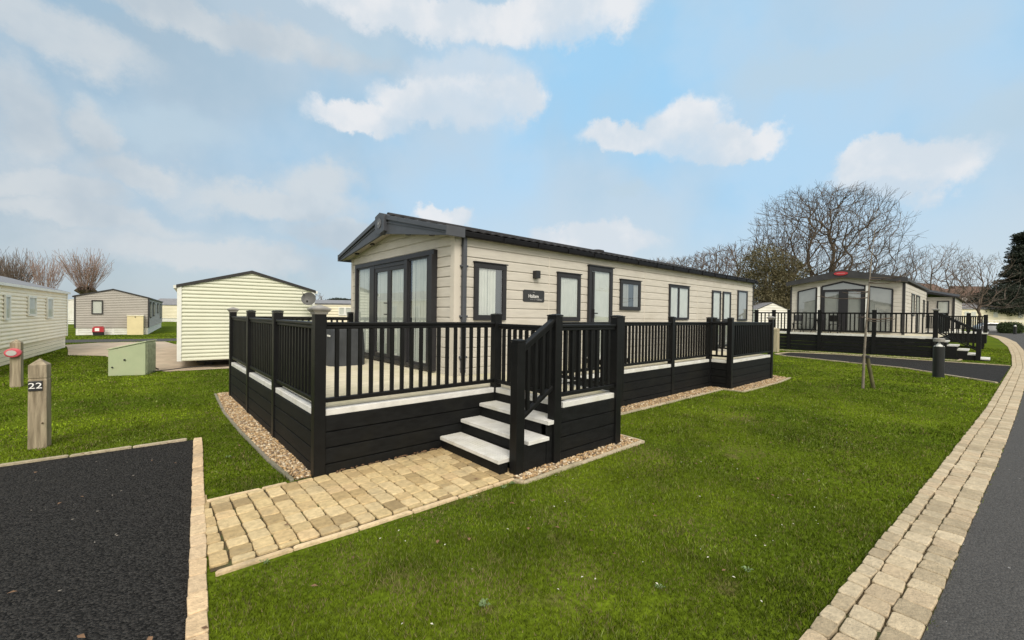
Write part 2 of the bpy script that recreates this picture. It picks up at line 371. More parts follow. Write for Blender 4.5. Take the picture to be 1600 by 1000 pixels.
GR3 = [(4.95, 4.45), (4.95, 4.14), (6.1, 4.10), (9.2, 4.12), (10.1, 4.10), (10.13, 3.70), (12.2, 3.64), (13.5, 3.72), (13.75, 4.15), (13.3, 5.6), (12.9, 5.6), (12.9, 4.2), (10.4, 4.2), (10.3, 4.45)]
SLAB = [(-1.9, 21.6), (-2.15, 24.5), (-2.35, 26.4), (-2.6, 27.6), (-1.55, 28.9), (1.0, 28.6), (1.3, 26), (5.2, 26), (5.4, 14.2), (.55, 14.55), (.0, 15.6), (-.9, 20.6)]
BACKROAD = [(-40, 35), (-2.8, 32.4), (1.66, 31.4), (40, 29), (40, 25.9), (2.4, 28.6), (-2.6, 29.6), (-40, 31.5)]
rg = build(MB().quad((-900, -900, 0), (1200, -900, 0), (1200, 1200, 0), (-900, 1200, 0)), 'ground', 'hill')
def lawn_mat():
    m = mat('lawn_turf', (.054, .084, .007), .95, .2, .55, .9, 45, col2=(.105, .148, .010), dirt=((.12, .10, .045), 3.1, .60, .80)); t = m.node_tree; n = t.nodes; l = t.links; b = n['Principled BSDF']
    src = b.inputs['Base Color'].links[0].from_socket; g = n.new('ShaderNodeNewGeometry')
    no = n.new('ShaderNodeTexNoise'); no.inputs['Scale'].default_value = 26; no.inputs['Detail'].default_value = 6; l.new(g.outputs['Position'], no.inputs['Vector'])
    mr = n.new('ShaderNodeMapRange'); l.new(no.outputs[0], mr.inputs[0]); mr.inputs[1].default_value = .3; mr.inputs[2].default_value = .7; mr.inputs[3].default_value = .55; mr.inputs[4].default_value = 1.45
    vm = n.new('ShaderNodeVectorMath'); vm.operation = 'SCALE'; l.new(src, vm.inputs[0]); l.new(mr.outputs[0], vm.inputs['Scale']); l.new(vm.outputs[0], b.inputs['Base Color'])
    b.inputs['Specular IOR Level'].default_value = .02
    return m
M['lawn'] = lawn_mat(); rg.data.materials[0] = M['lawn']; rg['kind'] = 'structure'
def rename(o, n): o.name = n; return o
sheet('road', ROAD, .008, 'road')
sheet('driveway', DRIVE, .008, 'drive')
sheet('driveway', DRIVE2, .010, 'drive')
sheet('path', PATH, .006, 'joint')
sheet('concrete_pad', SLAB, .010, 'slab')
sheet('back_road', BACKROAD, .006, 'road')
ks = sheet('kerb_bed', KL + KR[::-1], .004, 'joint')
for g in (GR1, GR2, GR3): sheet('gravel_bed', g, .004, 'gravelbed')

# rounded paving blocks
BL_COL = [(.66, .52, .28), (.69, .54, .295), (.63, .49, .26), (.70, .56, .32), (.60, .455, .24), (.50, .375, .19), (.66, .50, .28), (.67, .53, .30), (.40, .30, .155), (.65, .51, .28)]
def block(mb, cx, cy, w_, l_, rot, top, cols=BL_COL, jit=.006, rr=.018):
    ca, sa = math.cos(rot), math.sin(rot); out = []
    a, b = w_ / 2, l_ / 2; rr = min(rr, a * .45, b * .45)
    for sx, sy, st in ((1, 1, 0), (-1, 1, 90), (-1, -1, 180), (1, -1, 270)):
        jx, jy = rnd.uniform(-jit, jit), rnd.uniform(-jit, jit)
        for t in (0, 45, 90):
            an = math.radians(st + t); out.append((sx * (a - rr) + rr * math.cos(an) + jx, sy * (b - rr) + rr * math.sin(an) + jy))
    n = len(mb.v); k = len(out); tx, ty = rnd.uniform(-.012, .012), rnd.uniform(-.012, .012); top += rnd.uniform(-.0015, .002)
    for ins, z in ((1., -.02), (1., top - .007), (.975, top - .003), (.93, top)):
        for x, y in out:
            zz = z if z < 0 else z + (x * tx + y * ty)
            mb.v.append((cx + (x * ca - y * sa) * ins, cy + (x * sa + y * ca) * ins, zz))
    for j in range(3):
        for i in range(k): mb.f.append((n + j * k + i, n + j * k + (i + 1) % k, n + (j + 1) * k + (i + 1) % k, n + (j + 1) * k + i))
    mb.f.append(tuple(range(n + 3 * k, n + 4 * k)))
    c = cols[rnd.randrange(len(cols))]; q = rnd.uniform(.9, 1.08); mb.c += [(c[0] * q, c[1] * q, c[2] * q)] * (4 * k)

# footpath from the parking bay to the steps: courses run across the path
pb = MB(); x = .455; k = 0
while x < 2.86:
    wd = rnd.choice((.135, .14, .145)); lo = 3.20 + (.018 if x < .9 else .004 if x < 1.4 else -.03 if x > 1.9 else -.012); hi = 4.40; y = lo
    first = True
    while y < hi - .03:
        ln = rnd.choice((.14, .165, .165, .19)) if not first else rnd.choice((.05, .08, .12, .15)); first = False
        if y + ln > hi - .05: ln = hi - y
        if not (x + wd > 2.72 and y > 3.3 and False): block(pb, x + wd / 2 + rnd.uniform(-.002, .002), y + ln / 2, wd - .009, ln - .009, rnd.uniform(-.015, .015), .024)
        y += ln
    x += wd
y = 3.25                                       # thin cut pieces beside the kerb
while y < 4.4:
    ln = rnd.uniform(.12, .2); xl = .33 + .068 * (y + ln / 2 - 3.2) / 1.2; block(pb, (xl + .452) / 2, y + ln / 2, .452 - xl - .008, ln - .01, -.05, .022, cols=BL_COL[3:]); y += ln
o = build(pb, 'paving_blocks', 'block'); o['kind'] = 'structure'
# path edgings
eb = MB()
for pts in ([(.36, 3.175), (.8, 3.165), (1.25, 3.15), (1.7, 3.14), (2.15, 3.13), (2.55, 3.13), (2.82, 3.125)], [(.43, 4.425), (.85, 4.43), (1.07, 4.43)]):
    for (x0, y0), (x1, y1) in zip(pts, pts[1:]):
        a = math.atan2(y1 - y0, x1 - x0); block(eb, (x0 + x1) / 2, (y0 + y1) / 2, math.hypot(x1 - x0, y1 - y0) - .006, .038, a, .022, cols=[(.70, .54, .33), (.76, .60, .38)], rr=.010)
def edge_run(mb, pts, wd, step, top, cols, jit=.003):
    for (x0, y0), (x1, y1) in zip(pts, pts[1:]):
        ln = math.hypot(x1 - x0, y1 - y0); n = max(1, round(ln / step)); a = math.atan2(y1 - y0, x1 - x0)
        for i in range(n):
            t = (i + .5) / n; block(mb, x0 + (x1 - x0) * t, y0 + (y1 - y0) * t, ln / n - .008, wd, a, top, cols=cols, jit=jit, rr=.012)
PE = [(.52, .44, .30), (.58, .50, .36), (.48, .42, .29)]; GE = [(.30, .28, .22), (.36, .33, .26), (.27, .26, .19)]
edge_run(eb, [(.46, 6.70), (-1.1, 6.76), (-7, 7.04)], .05, .62, .03, PE)
edge_run(eb, [(1.13, 10.15), (1.03, 8.2), (1.035, 6.6), (1.075, 5.2), (1.12, 4.47)], .035, .9, .025, GE)
edge_run(eb, [(2.82, 3.0), (3.7, 3.0), (4.98, 3.0), (4.98, 4.1), (10.08, 4.06), (10.1, 3.63), (12.3, 3.6), (13.6, 3.68)], .04, .9, .03, PE)
edge_run(eb, [(2.78, 3.10), (2.83, 3.0)], .05, .1, .03, PE)
edge_run(eb, [(24.5, -.5), (24.5, 2), (24.65, 5), (23.95, 6.55), (22.2, 6.65), (21.45, 6.0), (20.45, 3.6), (19.85, 2.0), (18.5, .92), (17.3, -.12)], .07, .7, .035, PE)
edge_run(eb, [(25.4, 8.6), (25.5, 4.5), (25.75, .9), (27.6, .8)], .09, .8, .03, PE)
o = build(eb, 'path_edging', 'block'); o['kind'] = 'structure'
# kerb of setts beside the parking bay
kb = MB()
for (x0, y0), (x1, y1) in DRIVE_CURB:
    ln = math.hypot(x1 - x0, y1 - y0); n = round(ln / .185); a = math.atan2(y1 - y0, x1 - x0)
    for i in range(n):
        t = (i + .5) / n; block(kb, x0 + (x1 - x0) * t, y0 + (y1 - y0) * t, ln / n - .007, .092, a, .03, cols=[(.70, .53, .33), (.66, .51, .33), (.74, .58, .37), (.60, .45, .28)], jit=.004)
o = build(kb, 'driveway_kerb', 'block'); o['kind'] = 'structure'
# three-row kerb along the road
KCOL = [(.53, .445, .305), (.49, .415, .285), (.57, .485, .34), (.44, .365, .245), (.53, .43, .29)]
rb = MB(); KLi = np.array(KL); KRi = np.array(KR)
def yl(x): return float(np.interp(x, KLi[:, 0], KLi[:, 1]))
def yr(x): return float(np.interp(x, KRi[:, 0], KRi[:, 1]))
for lo, hi in ((0, .25), (.25, .62), (.62, 1.)):
    x = -1.2
    while x < 78:
        st = rnd.choice((.155, .165, .18)); xc = x + st / 2; a0, a1 = yl(xc), yr(xc); wt = a0 - a1
        ang = math.atan2(yl(xc + .3) - yl(xc - .3), .6); mid = a0 - wt * (lo + hi) / 2
        block(rb, xc, mid, st - .009, wt * (hi - lo) - .008, ang, .022 if lo > .1 else .03, cols=KCOL); x += st
o = build(rb, 'kerb_strip', 'block'); o['kind'] = 'structure'

# pebbles
def pebbles(poly, dens, name, seed):
    r = np.random.default_rng(seed); P = np.array(poly); x0, y0 = P.min(0); x1, y1 = P.max(0); n = int((x1 - x0) * (y1 - y0) * dens)
    x = r.uniform(x0, x1, n); y = r.uniform(y0, y1, n); k = inpoly(x, y, poly); x, y = x[k], y[k]; n = len(x)
    t = (1 + 5 ** .5) / 2
    iv = np.array([(-1, t, 0), (1, t, 0), (-1, -t, 0), (1, -t, 0), (0, -1, t), (0, 1, t), (0, -1, -t), (0, 1, -t), (t, 0, -1), (t, 0, 1), (-t, 0, -1), (-t, 0, 1)]) / 1.9
    fi = np.array([(0, 11, 5), (0, 5, 1), (0, 1, 7), (0, 7, 10), (0, 10, 11), (1, 5, 9), (5, 11, 4), (11, 10, 2), (10, 7, 6), (7, 1, 8), (3, 9, 4), (3, 4, 2), (3, 2, 6), (3, 6, 8), (3, 8, 9), (4, 9, 5), (2, 4, 11), (6, 2, 10), (8, 6, 7), (9, 8, 1)])
    s = r.uniform(.006, .019, (n, 1)) * np.stack([r.uniform(.7, 1.5, n), r.uniform(.7, 1.3, n), r.uniform(.5, .9, n)], 1)
    v = iv[None] * s[:, None] * (1 + r.uniform(-.18, .18, (n, 12, 1))); a = r.uniform(0, 6.28, n); ca, sa = np.cos(a)[:, None], np.sin(a)[:, None]
    vx = v[:, :, 0] * ca - v[:, :, 1] * sa + x[:, None]; vy = v[:, :, 0] * sa + v[:, :, 1] * ca + y[:, None]; vz = v[:, :, 2] + r.uniform(.008, .026, (n, 1))
    pal = np.array([(.44, .29, .14), (.58, .44, .26), (.32, .21, .11), (.66, .57, .42), (.20, .15, .10), (.48, .34, .19)])
    col = np.repeat(pal[r.integers(0, 6, n)] * r.uniform(.8, 1.15, (n, 1)), 12, 0)
    o = npmesh(name, np.stack([vx, vy, vz], 2).reshape(-1, 3), (fi[None] + np.arange(n)[:, None, None] * 12).reshape(-1, 3), 'pebble', col=col)
    return tag(o, {1: 'strip of tan pebbles along the left side of the decking', 2: 'tan pebbles round the base of the step landing', 3: 'strip of tan pebbles along the long side of the decking'}.get(seed, 'pebbles'), 'gravel', kind='stuff')
pebbles(GR1, 5200, 'gravel', 1); pebbles(GR2, 5200, 'gravel', 2); pebbles(GR3, 2600, 'gravel', 3)

# ------------------------------------------------------------------ siding
def siding(mb, p0, p1, z0, z1, pitch, prof, n, ext=None):
    """lapped boards on the vertical wall p0->p1 (xy); prof = [(z fraction, outward offset)]"""
    p0 = np.array(p0, float); p1 = np.array(p1, float); ln = np.linalg.norm(p1 - p0); d = (p1 - p0) / ln; n = np.array(n, float)
    ext = ext or (lambda z: (0., ln)); z = z0; rows = []
    while z < z1 - 1e-6:
        for fz, off in prof:
            zz = z + pitch * fz
            if zz > z1 + 1e-6: zz = z1
            rows.append((zz, off))
        z += pitch
    prev = None
    for zz, off in rows:
        a, b = ext(zz)
        if b < a: a = b = (a + b) / 2
        A = p0 + d * a + n * off; B = p0 + d * b + n * off; cur = ((A[0], A[1], zz), (B[0], B[1], zz))
        if prev and (abs(prev[0][2] - zz) > 1e-6 or prev[2] != off): mb.quad(prev[0], prev[1], cur[1], cur[0])
        prev = (cur[0], cur[1], off)
LAP = [(0, .021), (.82, .020), (.94, .003), (1, .003)]
RIB = [(0, .012), (.12, .030), (.42, .030), (.72, .012), (1, .002)]

def rect_frame(mb, o, r, u, w0, w1, h0, h1, t, dep, out):    # picture frame: o origin, r right dir, u up, out outward
    def P(a, b, c): return tuple(o[i] + r[i] * a + u[i] * b + out[i] * c for i in range(3))
    for a0, a1, b0, b1 in ((w0, w1, h0, h0 + t), (w0, w1, h1 - t, h1), (w0, w0 + t, h0 + t, h1 - t), (w1 - t, w1, h0 + t, h1 - t)):
        mb.prism([P(a0, b0, 0), P(a1, b0, 0), P(a1, b1, 0), P(a0, b1, 0)], tuple(q * dep for q in out))
def panel(mb, o, r, u, out, w0, w1, h0, h1, c0, c1):
    def P(a, b, c): return tuple(o[i] + r[i] * a + u[i] * b + out[i] * c for i in range(3))
    return mb.prism([P(w0, h0, c0), P(w1, h0, c0), P(w1, h1, c0), P(w0, h1, c0)], tuple(q * (c1 - c0) for q in out))
def pane(o, r, u, out, w0, w1, h0, h1, c):
    P = lambda a, b: tuple(o[i] + r[i] * a + u[i] * b + out[i] * c for i in range(3))
    return MB().quad(P(w0, h0), P(w1, h0), P(w1, h1), P(w0, h1))
def drape(mb, o, r, u, out, w0, w1, h0, h1, c, amp=.006, folds=.055, seed=0):   # pleated curtain
    n = max(8, int((w1 - w0) / .008)); q = random.Random(seed); n = min(n, 160); ph = q.uniform(0, 6)
    def P(a, b, cc): return tuple(o[i] + r[i] * a + u[i] * b + out[i] * cc for i in range(3))
    for i in range(n):
        a0 = w0 + (w1 - w0) * i / n; a1 = w0 + (w1 - w0) * (i + 1) / n
        f = lambda a: c + amp * math.sin(2 * PI * a / folds + ph + 1.7 * math.sin(a * 9 + ph)) + amp * .5 * math.sin(a * 31 + ph)
        mb.quad(P(a0, h0, f(a0)), P(a1, h0, f(a1)), P(a1, h1, f(a1)), P(a0, h1, f(a0)))
def window(parent, o, r, out, w0, w1, h0, h1, fm='frame', t=.06, dep=.04, gm='glass', cm='curtain', mull=None, drip=False, seed=0, name='window', simple=False, cur=None):
    gm = 'glassdull' if simple else gm; u = (0, 0, 1); mb = MB(); rect_frame(mb, o, r, u, w0, w1, h0, h1, t, dep, out)
    for m_ in (mull or []): panel(mb, o, r, u, out, m_ - t * .6, m_ + t * .6, h0 + t, h1 - t, 0, dep * .9)
    if drip: panel(mb, o, r, u, out, w0 - .02, w1 + .02, h1 + .001, h1 + .02, 0, dep + .02)
    f = build(mb, name, fm, parent, bevel=0 if simple else .004)
    g = build(pane(o, r, u, out, w0 + t, w1 - t, h0 + t, h1 - t, dep * .6), 'glass', gm, f)
    cbm = MB()
    if simple: panel(cbm, o, r, u, out, w0 + t, w1 - t, h0 + t, h1 - t, .003, .006)
    else:
        for a, b in (cur or [(w0 + t, w1 - t)]): drape(cbm, o, r, u, out, a, b, h0 + t, h1 - t, .010, seed=seed)
    build(cbm, 'curtain', cm, f)
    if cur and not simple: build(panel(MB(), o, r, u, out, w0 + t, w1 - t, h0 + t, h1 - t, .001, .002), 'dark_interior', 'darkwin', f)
    return f

# ------------------------------------------------------------------ main caravan
X0, X1, Y0, Y1, ZE = 3.73, 16.25, 5.612, 9.88, 2.92
YC = (Y0 + Y1) / 2; PITCH = .25
mc = thing('static_caravan', 'beige clad static caravan with anthracite window frames and wraparound black decking', 'caravan', (X0, Y0, 0))
wb = MB()
siding(wb, (X0, Y0), (X1, Y0), .30, ZE, .1635, LAP, (0, -1))
build(wb, 'side_wall', 'clad', mc)
def gable(z, w_, ze, pitch, flip=False):
    if z <= ze: return (0., w_)
    d = (z - ze) / pitch; return (d, w_ - d)
wb = MB(); siding(wb, (X0, Y1), (X0, Y0), .30, ZE + PITCH * (Y1 - Y0) / 2, .1635, LAP, (-1, 0), lambda z: gable(z, Y1 - Y0, ZE, PITCH))
build(wb, 'gable_wall', 'clad', mc)
wb = MB(); wb.quad((X1, Y0, .3), (X1, Y1, .3), (X1, Y1, ZE), (X1, YC, ZE + PITCH * (Y1 - Y0) / 2), (X1, Y0, ZE)); wb.quad((X0, Y1, .3), (X1, Y1, .3), (X1, Y1, ZE), (X0, Y1, ZE)); wb.quad((X0, Y0, .3), (X1, Y0, .3), (X1, Y1, .3), (X0, Y1, .3))
build(wb, 'rear_wall', 'clad', mc)
tb = MB()
tb.box(X0 - .030, X0 + .085, Y0 - .030, Y0 - .012, .30, ZE - .01); tb.box(X0 - .030, X0 - .012, Y0 - .012, Y0 + .085, .30, ZE - .01)
build(tb, 'corner_trim', 'cladtrim', mc, bevel=.003)
build(MB().box(X0 - .026, X0 - .012, Y1 - .07, Y1 + .02, .30, ZE - .01), 'corner_trim', 'cladtrim', mc, bevel=.003)
for sx in (5.856, 9.222, 12.0, 14.55): build(MB().box(sx - .012, sx + .012, Y0 - .023, Y0 - .001, .30, ZE - .02), 'joint_strip', 'cladtrim', mc)
build(MB().box(X1 - .05, X1 + .02, Y0 - .03, Y0 - .001, .3, ZE), 'corner_trim', 'trimdark', mc)
# chassis dark below
build(MB().box(X0 + .3, X1 - .2, Y0 + .35, Y1 - .35, .05, .299), 'chassis', 'trimdark', mc)
# roof: two tile-profile sheets
def tile_roof(mb, xa, xb, ye, ze, yr_, zr, amp=.016, per=.19, steps=6):
    nx = int((xb - xa) / per * 6); nx = min(nx, 460)
    for j in range(steps):
        t0, t1 = j / steps, (j + 1) / steps
        for i in range(nx):
            xa_, xb_ = xa + (xb - xa) * i / nx, xa + (xb - xa) * (i + 1) / nx
            h = lambda x, t, lift: ze + (zr - ze) * t + lift + amp * abs(math.sin(PI * x / per)) ** 1.5
            yy = lambda t: ye + (yr_ - ye) * t
            mb.quad((xa_, yy(t0), h(xa_, t0, .022)), (xb_, yy(t0), h(xb_, t0, .022)), (xb_, yy(t1), h(xb_, t1, 0)), (xa_, yy(t1), h(xa_, t1, 0)))
            mb.quad((xa_, yy(t0), h(xa_, t0, .0)), (xb_, yy(t0), h(xb_, t0, .0)), (xb_, yy(t0), h(xb_, t0, .022)), (xa_, yy(t0), h(xa_, t0, .022)))
XF = 3.49; YE = 5.50; ZR = ZE + .05 + PITCH * (YC - YE)
rf = MB(); tile_roof(rf, XF + .06, X1 + .1, YE - .02, ZE + .045, YC, ZR); build(rf, 'roof', 'roof', mc)
rf = MB(); rf.quad((XF + .06, 2 * YC - YE, ZE + .05), (X1 + .1, 2 * YC - YE, ZE + .05), (X1 + .1, YC, ZR), (XF + .06, YC, ZR)); build(rf, 'roof', 'roof', mc)
build(MB().tube((XF + .1, YC, ZR + .01), (X1 + .1, YC, ZR + .01), .06, k=10), 'ridge_cap', 'roof', mc)
gt = MB().box(XF + .10, X1 + .1, YE - .045, YE + .055, ZE - .05, ZE + .035)
gt.prism([(X1 + .1, YE, ZE - .06), (X1 + .1, YC, ZR - .1), (X1 + .1, YC, ZR + .02), (X1 + .1, YE, ZE + .06)], (.03, 0, 0))
build(gt, 'gutter', 'gutter', mc, bevel=.012)
for k in range(15): build(MB().box(4.6 + k * .82, 4.63 + k * .82, YE - .06, YE - .045, ZE - .06, ZE + .03), 'gutter_bracket', 'gutter', mc)
build(MB().quad((X0, YE + .05, ZE - .045), (X1, YE + .05, ZE - .045), (X1, Y0, ZE - .045), (X0, Y0, ZE - .045)), 'eave_soffit', 'soffit', mc)
# vent on the roof
build(MB().lathe((9.0, 6.9, ZE + .32), [(.11, 0), (.11, .07), (.2, .075), (.2, .13), (.12, .15)], 14), 'roof_vent', 'roof', mc, bevel=.0)
# canopy: fascia boards, trim, prow box, soffit, downlights
fz = dict(ye=5.455, zt=2.985, zb=2.845, yp=YC, zpt=3.545, zpb=3.17)
YR, YLft = 5.455, 10.05
for side, ys in (('r', YR), ('l', YLft)):
    fb = MB().prism([(XF, ys, fz['zb']), (XF, YC, fz['zpb']), (XF, YC, fz['zpt'] - .07), (XF, ys, fz['zt'] - .06)], (.035, 0, 0))
    f = build(fb, 'fascia_board', 'anth', mc, bevel=.004)
    tr = MB().prism([(XF - .035, ys, fz['zt'] - .075), (XF - .035, YC, fz['zpt'] - .085), (XF - .035, YC, fz['zpt']), (XF - .035, ys, fz['zt'])], (.10, 0, 0))
    tr.prism([(XF - .014, ys, fz['zt'] - .105), (XF - .014, YC, fz['zpt'] - .155), (XF - .014, YC, fz['zpt'] - .135), (XF - .014, ys, fz['zt'] - .085)], (.012, 0, 0))
    build(tr, 'fascia_trim', 'anth', f, bevel=.004)
    sf = MB().prism([(XF + .036, ys, fz['zb'] + .012), (XF + .036, YC, fz['zpb'] + .012), (X0 - .016, YC, fz['zpb'] + .05), (X0 - .016, ys, fz['zb'] + .05)], (0, 0, .02))
    sfo = build(sf, 'canopy_soffit', 'soffit', mc)
    for t in (.30, .66):
        yy = ys + (YC - ys) * t; zz = fz['zb'] + (fz['zpb'] - fz['zb']) * t + .022
        build(MB().lathe((XF + .13, yy, zz - .02), [(.045, 0), (.05, .006), (.05, .03)], 16), 'downlight', 'trimdark', mc)
    build(MB().box(XF - .04, XF + .3, ys - .03 if side == 'r' else ys, ys if side == 'r' else ys + .03, fz['zb'] - .005, fz['zt'] + .005), 'fascia_end_cap', 'anth', mc, bevel=.004)
bx = MB().prism([(XF - .07, YC - .20, fz['zpb'] + .03), (XF - .07, YC, fz['zpb'] - .02), (XF - .07, YC + .20, fz['zpb'] + .03), (XF - .07, YC + .20, fz['zpt'] - .035), (XF - .07, YC, fz['zpt'] + .02), (XF - .07, YC - .20, fz['zpt'] - .035)], (.12, 0, 0))
bxo = build(bx, 'gable_badge_box', 'anth', mc, bevel=.005)
bd = MB(); n_ = 28
ell = [(XF - .074, YC + .085 * math.cos(2 * PI * i / n_), 3.36 + .095 * math.sin(2 * PI * i / n_)) for i in range(n_)]; bd.prism(ell, (-.008, 0, 0))
bdo = build(bd, 'badge', mat('badge_grey', (.12, .125, .135), .4), bxo, bevel=.002)
lg = MB().prism([(XF - .083, YC + .05 * a, 3.36 + .03 * b) for a, b in ((1, -.4), (.3, -1), (-.7, .2), (-1, 1), (-.2, .5), (.5, 0))], (-.004, 0, 0))
build(lg, 'badge_emblem', mat('badge_silver', (.32, .33, .34), .35), bdo)
# gable top infill above door is siding already; downpipe
dp = MB().box(3.835, 3.905, Y0 - .085, Y0 - .018, .72, ZE - .03)
for z in (.95, 1.60, 2.4): dp.box(3.80, 3.94, Y0 - .075, Y0 - .015, z, z + .035)
build(dp, 'downpipe', 'anth', mc, bevel=.008)
# windows and doors on the long side
ro, ri, ou = (0, Y0 - .019, 0), (1, 0, 0), (0, -1, 0)
window(mc, ro, ri, ou, 4.08, 4.76, 1.56, 2.50, t=.085, drip=True, seed=1, cur=[(4.17, 4.53)])
window(mc, ro, ri, ou, 6.07, 6.755, 1.545, 2.485, t=.085, drip=True, seed=2)
window(mc, ro, ri, ou, 8.16, 8.99, 1.80, 2.49, t=.085, drip=True, seed=3, cm='blind', cur=[(8.25, 8.5), (8.7, 8.9)])
window(mc, ro, ri, ou, 10.36, 11.44, 1.59, 2.50, t=.06, drip=True, seed=4, mull=[10.86])
for a, b, sd_ in ((12.92, 13.52, 5), (13.69, 14.28, 6)):
    window(mc, ro, ri, ou, a, b, 1.57, 2.485, t=.06, seed=sd_, name='french_door', cm='curtain'); 
    window(mc, ro, ri, ou, a, b, .76, 1.565, t=.06, seed=sd_, name='french_door_panel', cm='blind', dep=.035)
window(mc, ro, ri, ou, 14.85, 15.67, 1.57, 2.585, t=.06, seed=7, cm='blind')
dr = MB(); rect_frame(dr, ro, ri, (0, 0, 1), 7.01, 7.84, .70, 2.70, .095, .05, ou); panel(dr, ro, ri, (0, 0, 1), ou, 6.99, 7.86, 2.701, 2.725, 0, .075)
dr.box(7.12, 7.19, Y0 - .075, Y0 - .045, .8, 2.59)
do = build(dr, 'side_door', 'frame', mc, bevel=.004)
build(pane(ro, ri, (0, 0, 1), ou, 7.105, 7.745, .795, 2.605, .03), 'glass', 'glass', do)
cm_ = MB(); drape(cm_, ro, ri, (0, 0, 1), ou, 7.105, 7.745, .795, 2.605, .012, seed=9); build(cm_, 'curtain', 'curtain', do)
build(MB().box(7.13, 7.16, Y0 - .105, Y0 - .08, 1.62, 1.80).box(7.13, 7.25, Y0 - .12, Y0 - .09, 1.70, 1.725), 'handle', 'metal', do, bevel=.004)
for z in (2.3,): pass
wl = build(MB().box(5.42, 5.53, Y0 - .115, Y0 - .018, 2.33, 2.47).box(5.445, 5.505, Y0 - .02, Y0 - .012, 2.36, 2.44), 'wall_lamp', 'metal', mc, bevel=.006)
# house sign
sg = MB(); a0, a1, b0, b1, rr = 5.18, 5.725, 1.895, 2.115, .035; pts = []
for cx_, cz_, st in ((a1 - rr, b1 - rr, 0), (a0 + rr, b1 - rr, 90), (a0 + rr, b0 + rr, 180), (a1 - rr, b0 + rr, 270)):
    for t in range(0, 91, 18): pts.append((cx_ + rr * math.cos(math.radians(st + t)), Y0 - .016, cz_ + rr * math.sin(math.radians(st + t))))
sgn = build(sg.prism(pts, (0, -.012, 0)), 'name_sign', 'plate', mc, bevel=.002)
RX = Matrix.Rotation(PI / 2, 4, 'X')
text_mesh('Hallam', .095, 'lettering', 'letters', sgn, Matrix.Translation((5.44, Y0 - .0285, 2.0)) @ RX, .0015)
ec = MB()
for k in range(7): ec.tube((5.36 + k * .045, Y0 - .0295, 1.935 + .004 * (k % 2)), (5.385 + k * .045, Y0 - .0295, 1.94), .0035, k=5)
for k in range(6):
    x_ = 5.55 + .02 * k; ec.tube((x_, Y0 - .0295, 1.925), (x_ + .012 * (1 if k % 2 else -1), Y0 - .0295, 1.965 + .012 * math.sin(k * 1.3)), .003, .0015, 5)
ec.tube((5.42, Y0 - .0295, 2.075), (5.47, Y0 - .0295, 2.075), .004, k=5)
build(ec, 'sign_decoration', 'lettersgrey', sgn)

# patio doors on the gable
go, gr, gou = (X0 - .019, Y1, 0), (0, -1, 0), (-1, 0, 0)        # w runs from Y1 towards Y0
def gy(y): return Y1 - y
pf = MB(); A, B = gy(9.50), gy(6.105); UP = (0, 0, 1)
panel(pf, go, gr, UP, gou, A, B, 2.635, 2.72, 0, .075); panel(pf, go, gr, UP, gou, A, B, .70, .77, 0, .075)
panel(pf, go, gr, UP, gou, A, A + .075, .77, 2.635, 0, .075); panel(pf, go, gr, UP, gou, B - .085, B, .77, 2.635, 0, .11)
panel(pf, go, gr, UP, gou, gy(8.72), gy(8.50), .77, 2.635, 0, .06); panel(pf, go, gr, UP, gou, gy(7.14), gy(7.03), .77, 2.635, 0, .075)
panel(pf, go, gr, UP, gou, gy(6.335), B - .086, .77, 2.635, 0, .05)
panel(pf, go, gr, UP, gou, gy(8.5), gy(7.14), 2.56, 2.634, 0, .055)
pdr = build(pf, 'patio_door_frame', 'frame', mc, bevel=.005)
for k, (ya, yb, nm) in enumerate(((9.425, 8.72, 'fixed_pane'), (7.03, 6.335, 'fixed_pane'))):
    s_ = MB(); rect_frame(s_, go, gr, UP, gy(ya), gy(yb), .77, 2.635, .03, .05, gou); s_ = build(s_, nm, 'frame', pdr)
    build(pane(go, gr, UP, gou, gy(ya) + .03, gy(yb) - .03, .80, 2.605, .03), 'glass', 'glass2', mc)
for k, (ya, yb) in enumerate(((8.50, 7.825), (7.82, 7.14))):
    s_ = MB(); rect_frame(s_, go, gr, UP, gy(ya), gy(yb), .77, 2.56, .075, .045, gou); s_ = build(s_, 'patio_door', 'frame', mc, bevel=.004)
    build(pane(go, gr, UP, gou, gy(ya) + .075, gy(yb) - .075, .845, 2.485, .028), 'glass', 'glass2', s_)
    if k == 0:
        h = MB().bar((X0 - .12, 7.92, 1.86), (X0 - .12, 7.92, 1.62), .02, .02).bar((X0 - .12, 7.92, 1.85), (X0 - .05, 7.86, 1.85), .02, .02).bar((X0 - .12, 7.92, 1.63), (X0 - .05, 7.86, 1.63), .02, .02).box(X0 - .07, X0 - .055, 7.835, 7.865, 1.5, 1.9)
        build(h, 'handle', 'metal', s_)
cu = MB(); drape(cu, go, gr, UP, gou, gy(9.42), gy(8.72), .77, 2.635, .012, .007, .09, 21); drape(cu, go, gr, UP, gou, gy(8.40), gy(7.86), .8, 2.56, .012, .007, .08, 22)
drape(cu, go, gr, UP, gou, gy(7.76), gy(7.2), .8, 2.56, .012, .007, .08, 23); drape(cu, go, gr, UP, gou, gy(6.92), gy(6.335), .77, 2.635, .012, .007, .09, 24)
build(cu, 'net_curtain', 'curtain', mc)
build(panel(MB(), go, gr, UP, gou, A + .01, B - .01, .78, 2.63, .001, .003), 'dark_interior', 'darkwin', mc)

